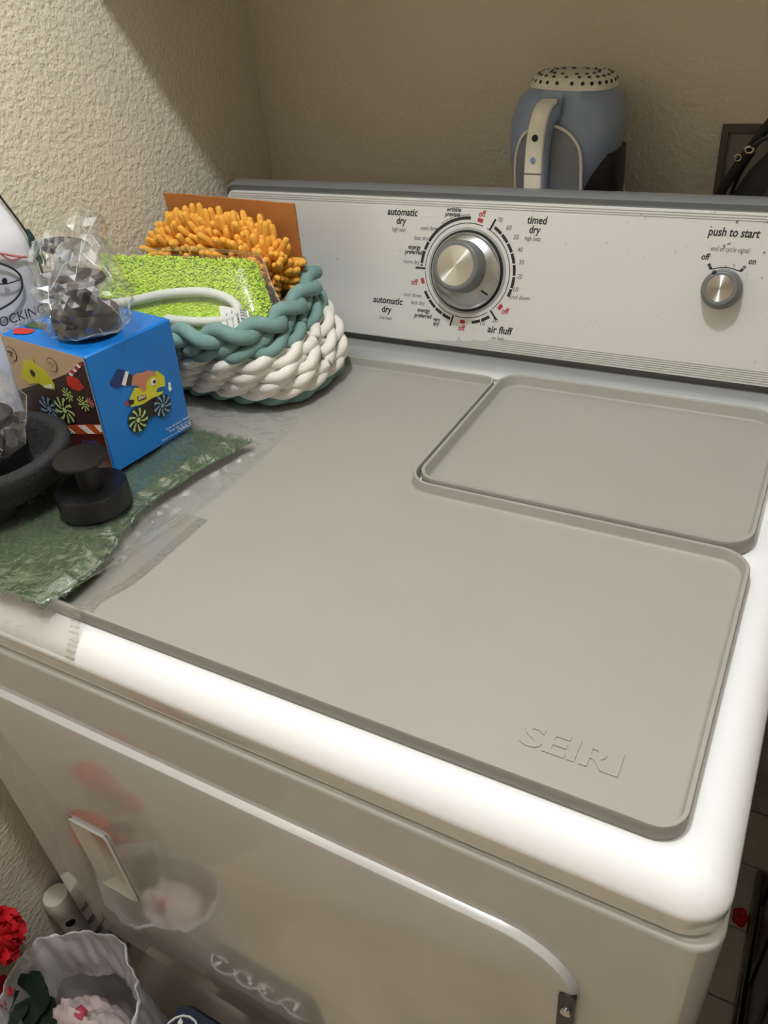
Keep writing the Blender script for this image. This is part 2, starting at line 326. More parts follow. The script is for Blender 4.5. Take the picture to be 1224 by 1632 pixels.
extr('console_rail', [(0.5245, 0.0002), (0.5245, 0.004), (0.527, 0.0062), (0.534, 0.0125), (0.5375, 0.0135), (0.541, 0.0142), (0.548, 0.0150), (0.556, 0.016), (0.64, 0.016), (0.64, 0.0002)], 0.004, DW - 0.004, M['silver'], dr)
t0 = PF(0, 0.014, -0.011); t1 = PF(0, 0.1905, -0.004)
tm = PF(0, 0.0262, -0.011); tn = PF(0, 0.0275, -0.004); cprof = [(t0.y + 0.002, 0.003), (t0.y, t0.z), (tm.y, tm.z), (tn.y, tn.z), (t1.y, t1.z), (0.5895, 0.1895), (0.594, 0.1925), (0.602, 0.1935), (0.614, 0.1915), (0.628, 0.1865), (0.637, 0.181), (0.6405, 0.173), (0.642, 0.003)]
extr('console_body', cprof, 0.002, DW - 0.002, M['silver_cap'], dr, r=0.012)
V, Fc = rloft(rect(0.006, DW - 0.006, 0.0265, 0.1885), 0.010, [(0, -0.004), (0, 0.0), (0.0012, 0.0012)], 6)
mesh('control_panel', [PF(x, s, h) for x, s, h in V], Fc, M['brushed'], dr, True, 30)
PS = 0.0012
g = G()
for s in (0.1855, 0.183, 0.1808): g.add(*prism(PF, rect(0.012, DW - 0.012, s, s + 0.0006), PS, PS + 0.0005))
for i in range(6): g.add(*prism(PF, rect(0.30 + i * 0.02, DW - 0.012, 0.0292 + i * 0.0023, 0.0298 + i * 0.0023), PS, PS + 0.0005))
o = g.obj('ridge_lines', M['silver'], dr)
# printed legend
DC = (0.3476, 0.1131); RR = 0.0527
TX = [('automatic', 0.2628, 0.1723, 0.0392, 'K', 1), ('dry', 0.2617, 0.1629, 0.0125, 'K', 1), ('high heat', 0.259, 0.1533, 0.0178, 'g', 0), ('wrinkle', 0.3275, 0.178, 0.0177, 'K', 0), ('prevent', 0.3264, 0.173, 0.0181, 'K', 0), ('cool down', 0.299, 0.1568, 0.0233, 'g', 0), ('less dry', 0.2886, 0.1454, 0.018, 'g', 0), ('energy', 0.2803, 0.135, 0.0163, 'K', 0), ('preferred', 0.2793, 0.1294, 0.0221, 'K', 0), ('more dry', 0.2769, 0.1184, 0.0209, 'g', 0), ('off', 0.2822, 0.0955, 0.0083, 'r', 0.5), ('cool down', 0.2802, 0.0806, 0.0237, 'g', 0), ('less dry', 0.2877, 0.0723, 0.0183, 'g', 0), ('energy', 0.2959, 0.0641, 0.0163, 'K', 0), ('preferred', 0.2952, 0.0576, 0.0224, 'K', 0), ('very', 0.3136, 0.0553, 0.0096, 'K', 0), ('dry', 0.3131, 0.0499, 0.0076, 'K', 0), ('automatic', 0.2469, 0.0708, 0.0404, 'K', 1), ('dry', 0.2456, 0.0601, 0.0132, 'K', 1), ('low heat', 0.2447, 0.0502, 0.0165, 'g', 0), ('off', 0.3462, 0.0485, 0.0084, 'r', 0.5), ('10', 0.3719, 0.0565, 0.0053, 'g', 0), ('20', 0.387, 0.0617, 0.006, 'g', 0), ('air fluff', 0.3939, 0.051, 0.0298, 'K', 1), ('no heat', 0.3924, 0.0418, 0.0148, 'g', 0), ('off', 0.3985, 0.0730, 0.0083, 'r', 0.5), ('cool down', 0.4137, 0.0897, 0.0237, 'g', 0), ('10', 0.4084, 0.0978, 0.0054, 'g', 0), ('20', 0.4115, 0.1122, 0.0057, 'g', 0), ('30', 0.4121, 0.1273, 0.0056, 'g', 0), ('40', 0.4093, 0.1403, 0.0056, 'g', 0), ('50', 0.4033, 0.1528, 0.0056, 'g', 0), ('60', 0.3942, 0.162, 0.0057, 'g', 0), ('70', 0.3832, 0.1696, 0.0053, 'g', 0), ('timed', 0.4251, 0.1711, 0.0218, 'K', 1), ('dry', 0.4238, 0.1614, 0.0124, 'K', 1), ('high heat', 0.4225, 0.1525, 0.0179, 'g', 0), ('off', 0.3619, 0.1749, 0.0081, 'r', 0.5), ('push to start', 0.6229, 0.1693, 0.0461, 'K', 1), ('end of cycle signal', 0.622, 0.1541, 0.0349, 'g', 0), ('off', 0.6010, 0.1458, 0.0075, 'K', 0.3), ('on', 0.6440, 0.1445, 0.0065, 'K', 0.3)]
gs = dict(K=G(), g=G(), r=G(), t=G())
class LG:   # every printed mark is a part of its own
    def __init__(s, m): s.m = m
    def add(s, V, F, nm='printed_mark'): G().add(V, F).obj(nm, M[s.m], dr); return s
MK = dict(K='ink', g='ink_grey', r='ink_red', t='tick')
for s, a, b, w, c, big in TX:
    g = G(); text(g, s, PF, a, b, w, 0.0070 + 0.0042 * big, PS + 0.0003, bold=0.022 if c != 'g' else 0.0, shear=0.12); g.obj('printed_word', M[MK[c]], dr)
def arc(a0, a1, r0, r1, c=DC, n=None):
    n = n or max(2, int(abs(a1 - a0) / 3)); A = [math.radians(a0 + (a1 - a0) * i / n) for i in range(n + 1)]
    return [(c[0] + r1 * math.cos(t), c[1] + r1 * math.sin(t)) for t in A] + [(c[0] + r0 * math.cos(t), c[1] + r0 * math.sin(t)) for t in reversed(A)]
def strip(g, pts, w):
    out = []
    for i, p in enumerate(pts):
        a = Vector(pts[max(i - 1, 0)]); b = Vector(pts[min(i + 1, len(pts) - 1)]); t = (b - a).normalized(); nn = Vector((-t.y, t.x)) * w / 2; out.append((Vector(p) + nn, Vector(p) - nn))
    V = []
    for a, b in out: V += [PF(a.x, a.y, PS + 0.0003), PF(b.x, b.y, PS + 0.0003)]
    g.add(V, [(2 * i, 2 * i + 2, 2 * i + 3, 2 * i + 1) for i in range(len(out) - 1)])
def ringarc(g, a0, a1, r, w):
    n = max(3, int(abs(a1 - a0) / 3)); strip(g, [(DC[0] + r * math.cos(math.radians(a0 + (a1 - a0) * i / n)), DC[1] + r * math.sin(math.radians(a0 + (a1 - a0) * i / n))) for i in range(n + 1)], w)
gs = {k: LG(v) for k, v in MK.items()}; K = gs['K']
for a0, a1 in ((60, -24), (89, 178), (-153, -107), (-79, -56)): ringarc(K, a0, a1, 0.0573, 0.0034)
for a0, a1 in ((66, -48), (72, 178), (-56, -102), (-176, -107)): ringarc(K, a0, a1, 0.0520, 0.0008)
ringarc(K, 90, 125, 0.0605, 0.0005)
for a in (62, 180.5, -104.5, -51): 
    c, s = math.cos(math.radians(a)), math.sin(math.radians(a)); strip(K, [(DC[0] + c * r, DC[1] + s * r) for r in (0.0518, 0.0535, 0.065)], 0.0022)
for a in (59, 47.4, 35.7, 24.2, 11.9, -1.1, -14.6, 149.1, 160.0, 175.7, -142, -129.4, -118.5, -67.6):
    c, s = math.cos(math.radians(a)), math.sin(math.radians(a)); V = [PF(DC[0] + c * r + q * -s * 0.0006, DC[1] + s * r + q * c * 0.0006, PS + 0.0005) for r, q in ((0.0556, -1), (0.059, -1), (0.059, 1), (0.0556, 1))]; gs['t'].add(V, [(0, 1, 2, 3)])
for a in (77.2, -164.8, -90.9, -38.8): ringarc(gs['r'], a - 3.2, a + 3.2, 0.0568, 0.0042)
KC = (0.6215, 0.1125)
ks = [(KC[0] - 0.0165, KC[1] + 0.0275), (KC[0] - 0.0135, KC[1] + 0.0225), (KC[0] - 0.006, KC[1] + 0.0245), (KC[0] + 0.0, KC[1] + 0.0252), (KC[0] + 0.006, KC[1] + 0.0245), (KC[0] + 0.0135, KC[1] + 0.0225), (KC[0] + 0.0170, KC[1] + 0.0275)]
strip(K, ks[1:6], 0.0009); strip(K, ks[:2], 0.0026); strip(K, ks[5:], 0.0026)
strip(gs['t'], [Vector(ks[0]).lerp(Vector(ks[1]), .1), Vector(ks[0]).lerp(Vector(ks[1]), .6)], 0.0014); strip(gs['t'], [Vector(ks[6]).lerp(Vector(ks[5]), .1), Vector(ks[6]).lerp(Vector(ks[5]), .6)], 0.0014)
def plathe(prof, c, n=48): return lathe(prof, PF(c[0], c[1], 0), npn, n)
KT = math.radians(8); kn_n = npn * math.cos(KT) + vp * math.sin(KT); kn_v = vp * math.cos(KT) - npn * math.sin(KT)   # the knobs sit a little tipped up
def klathe(prof, c, n=48): return lathe(prof, PF(c[0], c[1] + 0.004, 0), kn_n, n)
def KF(c):
    O_ = PF(c[0], c[1] + 0.004, 0); return lambda a, b, h=0.0: O_ + Vector((1, 0, 0)) * (a - c[0]) + kn_v * (b - c[1]) + kn_n * h
def spun_cap(name, c, r, h, parent):
    PF_ = KF(c); V = [PF_(c[0], c[1], h)]; N = 64; rs = (r * 0.06, r * 0.5, r * 0.97, r); Fc = []; hs = (h, h, h, h - 0.0008)
    for rr, hh in zip(rs, hs): V += [PF_(c[0] + rr * math.cos(2 * math.pi * i / N), c[1] + rr * math.sin(2 * math.pi * i / N), hh) for i in range(N)]
    for i in range(N): Fc.append((0, 1 + i, 1 + (i + 1) % N))
    for k in range(3):
        for i in range(N): j = (i + 1) % N; Fc.append((1 + k * N + i, 1 + (k + 1) * N + i, 1 + (k + 1) * N + j, 1 + k * N + j))
    o = mesh(name, V, Fc, M['spun'], parent); uv = o.data.uv_layers.new(name='UVMap')
    for p in o.data.polygons:
        idx = list(p.vertices); ctr = sum(((o.data.vertices[i].co) for i in idx), Vector()) / len(idx)
        for li, vi in zip(p.loop_indices, idx):
            w_ = o.data.vertices[vi].co + Vector(parent['_o']) - PF_(c[0], c[1]); cc_ = ctr + Vector(parent['_o']) - PF_(c[0], c[1])
            a = math.atan2(w_.dot(kn_v), w_.x); ac = math.atan2(cc_.dot(kn_v), cc_.x)
            if vi == 0: a = ac
            while a - ac > math.pi: a -= 2 * math.pi
            while a - ac < -math.pi: a += 2 * math.pi
            uv.data[li].uv = (a / 6.283, math.hypot(w_.dot(kn_v), w_.x) * 10)
    return o
V, Fc = plathe([(0.0475, PS), (0.0475, PS + 0.0008), (0.046, PS + 0.001)], DC); V2, F2 = plathe([(0.0448, PS), (0.0448, PS + 0.0012), (0.0425, PS + 0.0013)], DC); mesh('dial_shade_ring', V2, F2, M['dark_gap'], dr); rg = mesh('dial_seat', V, Fc, M['silver'], dr, True, 30)  # the black ring is painted-in shade around the skirt
V, Fc = plathe([(0.0415, PS), (0.0425, 0.004), (0.0420, 0.0065), (0.0395, 0.0088), (0.033, 0.0125), (0.029, 0.0145)], DC); sk = mesh('dial_skirt', V, Fc, M['chrome'], dr, True, 40); M['skirt'] = mat('satin skirt', hexc(190, 190, 188), 0.25, 0.9); sk.data.materials[0] = M['skirt']
V, Fc = klathe([(0.0290, 0.006), (0.0285, 0.014), (0.0278, 0.031), (0.0266, 0.0345), (0.0245, 0.0355), (0.0228, 0.0352)], DC); kn = mesh('cycle_knob', V, Fc, M['grey_knob'], dr, True, 50)
spun_cap('knob_cap', DC, 0.0222, 0.0358, kn)
an = math.radians(-36); c_, s_ = math.cos(an), math.sin(an)
V = [PF(DC[0] + c_ * r - s_ * q, DC[1] + s_ * r + c_ * q, h) for r, q, h in ((0.0305, -0.001, 0.0142), (0.0385, -0.001, 0.0098), (0.0385, 0.001, 0.0098), (0.0305, 0.001, 0.0142))]
mesh('pointer_mark', V, [(0, 1, 2, 3)], M['black'], sk)
V, Fc = klathe([(0.0190, -0.002), (0.0193, 0.006), (0.0178, 0.018), (0.0165, 0.0215), (0.0145, 0.0225), (0.0132, 0.022)], KC, 40); kn = mesh('signal_knob', V, Fc, M['grey_knob'], dr, True, 50)
spun_cap('knob_cap', KC, 0.0128, 0.0228, kn)
V, Fc = lathe([(0.0026, 0), (0.0024, 0.0015), (0.0012, 0.002)], KF(KC)(KC[0] - 0.0078, KC[1] + 0.0140, 0.0205), kn_n, 10); mesh('pointer_bump', V, Fc, M['black'], kn, True)

# ---------------------------------------------------------------- silicone mat and tray
MO = [(0.025, 0.0265), (0.7062, 0.0265), (0.7062, 0.2895), (0.4075, 0.2895), (0.4075, 0.5125), (0.025, 0.5125)]; MR = [0.02, 0.018, 0.024, 0.022, 0.014, 0.02]
def wobm(x, y, d, z): return 0 if z < 0.004 else 0.0006 * noise.noise(Vector((x * 14, y * 14, 0)))
pf = [(0.0012, 0.0004), (0.0, 0.0016), (0.0, 0.0125), (0.0006, 0.0134), (0.0030, 0.0134), (0.0036, 0.0126), (0.0040, 0.005), (0.0058, 0.0030), (0.0075, 0.003), (0.009, 0.003)]
V, Fc = rloft(MO, MR, pf, 8, wob=wobm); mt = mesh('silicone_mat', V, Fc, M['silicone'], None, True, 50)
tag(mt, 'large L-shaped grey silicone mat with raised rim covering the dryer top', 'mat')
g = G(); text(g, 'SEIRI', frame((0, 0, 0), (1, 0, 0), (0, 1, 0), (0, 0, 1)), 0.6325, 0.0632, 0.062, 0.0235, 0.0029, bold=0.03, ext=0.001, eh=0.0009)
e = g.obj('embossed_name', M['silicone'], mt); e['label'] = 'raised letters reading SEIRI'
V, Fc = rloft(rect(0.4115, 0.7035, 0.2925, 0.5235), [0.020, 0.024, 0.03, 0.024], [(0.0015, 0.0004), (0, 0.0018), (0, 0.0145), (0.0006, 0.0155), (0.0030, 0.0155), (0.0037, 0.0147), (0.0045, 0.0052), (0.0065, 0.003), (0.008, 0.003), (0.010, 0.003)], 8, wob=wobm)
tr = mesh('silicone_tray', V, Fc, M['silicone'], None, True, 50); tag(tr, 'rectangular grey silicone tray nested in the corner of the larger mat, before the control knobs', 'tray')

# ---------------------------------------------------------------- turf sheet in its clear bag
TE = [(-1, 0.215), (0.022, 0.218), (0.044, 0.227), (0.084, 0.2215), (0.125, 0.205), (0.164, 0.1985), (0.227, 0.206), (0.293, 0.223), (1, 0.223)]; FE = [(-1, 0.2), (-0.004, 0.2), (0.01, 0.2285), (0.035, 0.2286), (0.07, 0.231), (0.12, 0.2300), (0.175, 0.2400), (0.215, 0.242), (0.267, 0.243), (0.36, 0.235), (1, 0.235)]
def pl_(T, y):
    for (a, b), (c, d) in zip(T, T[1:]):
        if y <= c: t = (y - a) / (c - a); return b + (d - b) * t
    return T[-1][1]
def turf_top(x, y):
    e = min((x - 0.03) / 0.02, (pl_(TE, y) - x) / 0.012, (y - 0.018) / 0.02, (0.292 - y) / 0.02, 1); return 0.0145 + 0.0045 * max(0, e) + 0.0012 * noise.noise(Vector((x * 30, y * 30, 2)))
def grid(fx, nx, ny, x0, x1, y0, y1, z):
    V = []; 
    for j in range(ny + 1):
        for i in range(nx + 1): a = x0 + (x1 - x0) * i / nx; b = y0 + (y1 - y0) * j / ny; a, b = fx(a, b); V.append((a, b, z(a, b)))
    return V, [(j * (nx + 1) + i, j * (nx + 1) + i + 1, (j + 1) * (nx + 1) + i + 1, (j + 1) * (nx + 1) + i) for j in range(ny) for i in range(nx)]
tf = root('turf_sheet', (0.135, 0.155, 0.004), 'folded piece of artificial green grass sealed in a clear bag on the mat', 'turf')
def edge(a, b):
    j = 0.003 * noise.noise(Vector((a * 60, b * 60, 5))); a = 0.03 + (a - 0.03) * (pl_(TE, b) - 0.03) / 0.21; return a + (j if a > 0.18 else 0), b + 0.004 * noise.noise(Vector((a * 40, b * 40, 9)))
g = G(); V, Fc = grid(edge, 50, 60, 0.03, 0.240, 0.018, 0.292, turf_top); g.add(V, Fc)
V2 = [(a, b, 0.0138) for a, b, c in V]; g.add(V2, [tuple(reversed(f)) for f in Fc])
for i in range(50): pass
tb = g.obj('turf_backing', M['turf'], tf, True)
g = G()
for i in range(26000):
    y_ = rnd.uniform(0.016, 0.295); x = rnd.uniform(0.031, pl_(TE, y_) + 0.002)
    z = turf_top(x, y_) - 0.0008; a = rnd.uniform(0, 6.28); l = rnd.uniform(0.002, 0.0048); w = 0.0004; dx, dy = math.cos(a), math.sin(a)
    g.add([(x - dy * w, y_ + dx * w, z), (x + dy * w, y_ - dx * w, z), (x + dx * l, y_ + dy * l, z + rnd.uniform(0.0008, 0.0024))], [(0, 1, 2)])
o = g.obj('grass_fibres', M['turf'], tf); o['kind'] = 'stuff'
BP = [(0.012, 0.0), (0.2, -0.001), (0.226, 0.004), (0.2345, 0.03), (0.246, 0.10), (0.247, 0.20), (0.243, 0.27), (0.240, 0.352), (0.2, 0.37), (0.02, 0.37)]
def rimz(x, y):  # what lies under the film: mat floor, mat rim, dryer top
    if 0.031 < y < 0.5 and x > 0.028: return 0.0034
    if 0.022 < y <= 0.034: return 0.0145
    return max(0.0006, 0.0145 - (0.024 - y) * 0.9) if y <= 0.024 else 0.0034
def film_z(x, y):
    tx = pl_(TE, min(max(y, 0.02), 0.29)); t = turf_top(min(max(x, 0.04), tx), min(max(y, 0.03), 0.28)) + 0.0030
    dx = max(0, x - tx - 0.002); dy = max(0, y - 0.290, 0.016 - y); d = math.hypot(dx, dy); k = math.exp(-(d / 0.006) ** 2) if d > 0 else 1
    base = rimz(x, y) + 0.0014; w = 0.0018 * abs(noise.noise(Vector((x * 38 + 3 * noise.noise(Vector((x * 20, y * 20, 1))), y * 55, 4)))) + 0.0016 * (1 - abs(noise.noise(Vector((x * 22 + y * 30, y * 12 - x * 14, 8)))) * 2) ** 3 * 1.1
    return base * (1 - k) + max(t, base) * k + max(0, w) + (0.0015 if d > 0 else 0)
def bagmap(a, b):
    # b in [0,1] along y, a in [0,1] along x; wavy outline
    y_ = -0.004 + 0.372 * b; xr = pl_(FE, y_) + 0.001 * noise.noise(Vector((0, y_ * 40, 3)))
    return 0.008 + (xr - 0.008) * a, y_ + 0.004 * noise.noise(Vector((a * 5, 0, 6)))
V, Fc = grid(bagmap, 130, 190, 0, 1, 0, 1, lambda a, b: film_z(a, b)); bg = mesh('clear_bag', V, Fc, M['film_flat'], tf, True); bg['label'] = 'clear glossy wrinkled plastic bag'
def seam_pts(off): return sm([(pl_(FE, y_) + off, y_ + 0.0, film_z(pl_(FE, y_) + off, y_) + 0.0006) for y_ in (0.03, 0.07, 0.12, 0.17, 0.22, 0.27, 0.32, 0.352)], 6)
g = G()
for off in (-0.001, -0.006): g.add(*tube(seam_pts(off), 0.00045, 5))
g.obj('heat_seal', M['film_flat'], bg, True)
# barcode paper slip inside the bag beside the hook
G().add(*prism(frame((0.108, 0.158, 0.0235), (0.85, 0.5, 0), (-0.5, 0.85, 0), (0, 0, 1)), rect(0, 0.045, 0, 0.02), 0, 0.0003)).obj('paper_slip', M['tag'], tf)
# a second, empty bag below: only its ribbed closure and cloudy corner show
un = root('ribbed_plastic_bag', (0.12, 0.0, 0.0), 'flat ribbed clear plastic bag under the green turf, hanging over the dryer edge', 'bag')
def lipz(y_):
    pr_ = [(-0.0005, -0.024), (0.0001, -0.0205), (0.0003, -0.0180), (0.0013, -0.0150), (0.0048, -0.0095), (0.0092, -0.0052), (0.0150, -0.0018), (0.022, -0.0002), (0.028, -0.0002), (0.034, 0)]
    if y_ >= 0.034: return 0
    for (a, b), (c, d) in zip(pr_, pr_[1:]):
        if y_ <= c: return b + (d - b) * max(0, (y_ - a) / (c - a))
    return 0
def under(x, y_):
    b = lipz(y_) if y_ < 0.024 else rimz(x, y_)
    if 0.012 < y_ <= 0.024: b = max(b, 0.0145 - (0.024 - y_) * 1.2)
    return b + 0.0011 + 0.0007 * noise.noise(Vector((x * 60, y_ * 60, 1)))
def um(a, b): return (0.03 + (0.2275 - 0.010 * math.exp(-((b - 0.27) / 0.12) ** 2)) * a, -0.0004 + 0.175 * b)
V, Fc = grid(um, 40, 60, 0, 1, 0, 1, under); mesh('film_sheet', V, Fc, M['film_under'], un, True)
g = G()
for i in range(60):
    b = 0.01 + i * 0.0165; x1_, y1_ = um(1.0, b); x0_ = x1_ - 0.009
    if b > 1: break
    g.add(*tube([(x0_, y1_, under(x0_, y1_) + 0.0005), (x1_, y1_ + 0.0008, under(x1_, y1_) + 0.0005)], 0.0006, 5))
o = g.obj('ribbed_closure', M['film_under'], un, True)

# ---------------------------------------------------------------- toy box
BO = Vector((0.1461, 0.1787, 0.0262)); bu = Vector((0.0668, 0.9971, -0.036)); bv = Vector((-0.9968, 0.0683, 0.0415)); bw = Vector((0.0438, 0.0331, 0.9985)); BU, BV, BH = 0.1044, 0.1197, 0.1216
bx = root('toy_box', (0.09, 0.235, 0.024), 'bright blue cardboard toy box printed with a yellow dinosaur truck, on the turf', 'box')
def bmap(a, b, c):
    # dents along edges
    k = 0.0012 * noise.noise(Vector((a * 40, b * 40, c * 40))); return BO + bu * (a + k) + bv * (b + k) + bw * (c + k * 0.6)
V, Fc = rloft([(0, 0), (BU, 0), (BU, BV), (0, BV)], 0.002, [(0.002, 0), (0, 0.0015), (0, BH * 0.35), (-0.0004, BH * 0.7), (0, BH - 0.002), (0.0018, BH - 0.0003), (0.02, BH)], 3)
mesh('carton', [bmap(*v) for v in V], [tuple(reversed(f)) for f in Fc], M['box_blue'], bx, True, 30)
RF = frame(BO, bu, bw, -bv); LF = frame(BO, bv, bw, -bu); TF = frame(BO + bw * BH, bu, bv, bw)
def dec(nm, fr, poly, m, h): V, Fc = prism(fr, poly, h - 0.0002, h); return mesh(nm, V, Fc, M[m], bx)
def disc(c, r, n=28): return [(c[0] + r * math.cos(6.2832 * i / n), c[1] + r * math.sin(6.2832 * i / n)) for i in range(n)]
def wheel(fr, c, r, tyre, sp, h):
    dec('printed_wheel', fr, disc(c, r), 'p_black', h); g = G()
    for k in range(9):
        a = k * 0.698; P_ = []
        for t, w in ((0.32, 0.05), (0.6, 0.07), (0.95, 0.12)): 
            aa = a + t * 0.5; P_.append((c[0] + r * t * math.cos(aa) , c[1] + r * t * math.sin(aa), w * r, aa))
        poly = [(x - math.sin(aa) * w, y_ + math.cos(aa) * w) for x, y_, w, aa in P_] + [(x + math.sin(aa) * w, y_ - math.cos(aa) * w) for x, y_, w, aa in reversed(P_)]
        g.add(*prism(fr, poly, h, h + 0.0002))
    g.add(*prism(fr, disc(c, r * 0.2, 14), h, h + 0.0002)); g.obj('printed_spokes', M[sp], bx)
B0 = 0.0010
dec('printed_sleeve', RF, [(0.0184, 0.0894), (0.0308, 0.0982), (0.0385, 0.0934), (0.0298, 0.0811), (0.0247, 0.0808), (0.0183, 0.0861)], 'p_navy', B0)
dec('printed_cuff', RF, [(0.0382, 0.0927), (0.0417, 0.0904), (0.0343, 0.0792), (0.0299, 0.0825)], 'white_paper', B0)
dec('printed_bracelet', RF, [(0.0408, 0.0895), (0.0443, 0.0862), (0.0398, 0.0768), (0.035, 0.0793)], 'p_dark', B0)
dec('printed_chassis', RF, [(0.0447, 0.0538), (0.0621, 0.0539), (0.0683, 0.0521), (0.0643, 0.0375), (0.0512, 0.0345), (0.0472, 0.0473)], 'p_black', B0)
dec('printed_truck', RF, [(0.035, 0.0567), (0.0345, 0.0610), (0.0358, 0.0666), (0.044, 0.0733), (0.0496, 0.0709), (0.0532, 0.0660), (0.0568, 0.0739), (0.0600, 0.082), (0.0628, 0.079), (0.0696, 0.0769), (0.0740, 0.079), (0.0819, 0.0695), (0.0804, 0.0595), (0.0709, 0.0617), (0.0676, 0.0578), (0.0761, 0.0559), (0.074, 0.0523), (0.0624, 0.0547), (0.049, 0.0536)], 'p_yellow', B0 + 0.0003)
dec('printed_tail', RF, [(0.0295, 0.0642), (0.033, 0.064), (0.0332, 0.0599), (0.0298, 0.0602)], 'p_red', B0)
dec('printed_motor', RF, [(0.0332, 0.0651), (0.0398, 0.0626), (0.0381, 0.0586), (0.0328, 0.0601)], 'p_black', B0 + 0.0006)
dec('printed_badge', RF, [(0.0438, 0.0639), (0.0545, 0.0618), (0.0544, 0.0574), (0.044, 0.0585)], 'p_maroon', B0 + 0.0006)
dec('printed_hand', RF, [(0.0443, 0.0852), (0.0500, 0.086), (0.0554, 0.0839), (0.0635, 0.0834), (0.0719, 0.0787), (0.0722, 0.0752), (0.0660, 0.0766), (0.0629, 0.0766), (0.0590, 0.0735), (0.0576, 0.0697), (0.0556, 0.0657), (0.0523, 0.0654), (0.0500, 0.070), (0.0481, 0.0732), (0.041, 0.0772)], 'p_skin', B0 + 0.0006)
dec('printed_eye', RF, disc((0.0667, 0.0700), 0.0036, 14), 'white_paper', B0 + 0.0009); dec('printed_pupil', RF, disc((0.0676, 0.0698), 0.0019, 10), 'p_black', B0 + 0.0012)
dec('printed_arrow', RF, [(0.0854, 0.0613), (0.0884, 0.0597), (0.087, 0.0544), (0.0887, 0.0537), (0.0852, 0.051), (0.0833, 0.056), (0.0844, 0.0559)], 'white_paper', B0)
wheel(RF, (0.039, 0.0409), 0.0125, 0, 'p_lime', B0 + 0.0006); wheel(RF, (0.0716, 0.042), 0.0118, 0, 'p_hub', B0 + 0.0006)
g = G(); text(g, 'SPRAY', RF, 0.0491, 0.0607, 0.0094, 0.0045, B0 + 0.0009, bold=0.03, ang=-0.12)
text(g, 'Cute dinosaur design', RF, 0.0866, 0.0150, 0.034, 0.0040, B0); text(g, 'Press the car to go', RF, 0.0885, 0.0108, 0.030, 0.0040, B0); text(g, 'COOL!!', RF, 0.0940, 0.0062, 0.019, 0.0055, B0, bold=0.03); text(g, 'Press it to run', RF, 0.0730, 0.0058, 0.021, 0.0034, B0)
g.obj('printed_white_text', M['white_paper'], bx)
# left (front) face
dec('printed_tan_ground', LF, [(0.001, 0.001), (0.001, BH - 0.001), (BV - 0.001, BH - 0.001), (BV - 0.001, 0.001)], 'box_tan', B0)
dec('printed_dark_ground', LF, [(BV - 0.001, 0.0623), (0.0562, 0.0878), (0.0307, 0.0993), (0.0066, 0.1157), (0.002, 0.1172), (0.0015, 0.0579), (0.0015, 0.0542), (0.0599, 0.0379), (BV - 0.001, 0.022)][::-1], 'p_dark', B0 + 0.0003)
dec('printed_lower_ground', LF, [(BV - 0.001, 0.022), (0.0599, 0.036), (0.0015, 0.0515), (0.0015, 0.001), (BV - 0.001, 0.001)][::-1], 'p_maroon', B0 + 0.0003)
dec('printed_stripe', LF, [(BV - 0.001, 0.024), (0.0623, 0.0382), (0.0015, 0.0545), (0.0015, 0.0445), (0.0477, 0.0324), (BV - 0.001, 0.014)][::-1], 'p_orange', B0 + 0.0006)
for s_ in (0.0, 0.030, -0.026): dec('printed_stripe_band', LF, [(0.0371 + s_, 0.0444 - s_ * 0.26), (0.0259 + s_, 0.0475 - s_ * 0.26), (0.0137 + s_, 0.0417 - s_ * 0.26), (0.0239 + s_, 0.039 - s_ * 0.26)][::-1] if s_ >= 0 else [(0.0111, 0.0512), (0.002, 0.0538), (0.0015, 0.0475), (0.004, 0.0455)], 'white_paper', B0 + 0.0009)
dec('printed_head', LF, [(0.103, 0.086), (0.0985, 0.090), (0.0932, 0.1016), (0.0873, 0.0986), (0.0755, 0.1061), (0.077, 0.1), (0.0626, 0.0947), (0.0546, 0.0831), (0.057, 0.0774), (0.072, 0.0756), (0.0789, 0.0792), (0.0958, 0.0745), (0.1038, 0.0788)][::-1], 'p_yellow', B0 + 0.0006)
dec('printed_eye', LF, disc((0.0838, 0.0886), 0.0036, 12), 'p_black', B0 + 0.0009); dec('printed_teeth', LF, [(0.072, 0.0785), (0.058, 0.083), (0.0585, 0.0785), (0.070, 0.0765)][::-1], 'white_paper', B0 + 0.0009)
dec('printed_red_truck', LF, [(0.033, 0.0963), (0.0252, 0.0988), (0.016, 0.0968), (0.0108, 0.0898), (0.0183, 0.0848), (0.0275, 0.0843), (0.0341, 0.0877)][::-1], 'p_red', B0 + 0.0006)
for i in range(6):
    t = i / 6; dec('printed_ray', LF, [(0.0283 - 0.0223 * t, 0.0998 + 0.0176 * t), (0.0255 - 0.0223 * t, 0.102 + 0.0165 * t), (0.0215 - 0.0213 * t, 0.1 + 0.0165 * t), (0.0244 - 0.0213 * t, 0.0982 + 0.0165 * t)][::-1], 'p_red' if i % 2 else 'white_paper', B0 + 0.0006)
wheel(LF, (0.0748, 0.0523), 0.0145, 0, 'p_hub', B0 + 0.0006); wheel(LF, (0.050, 0.0575), 0.0145, 0, 'p_lime', B0 + 0.0009); wheel(LF, (0.0386, 0.0766), 0.0075, 0, 'p_lime', B0 + 0.0006); wheel(LF, (0.0178, 0.0723), 0.008, 0, 'p_lime', B0 + 0.0009); wheel(LF, (0.0072, 0.0761), 0.0055, 0, 'p_pink', B0 + 0.0009)
for c_, r_ in (((0.1095, 0.1029), 0.0075), ((0.049, 0.1045), 0.0068)): dec('printed_bubble_ring', LF, disc(c_, r_), 'p_black', B0 + 0.0006); dec('printed_bubble', LF, disc(c_, r_ - 0.0006), 'box_tan', B0 + 0.0009)
LFt = frame(BO + bv * BV, -bv, bw, -bu)
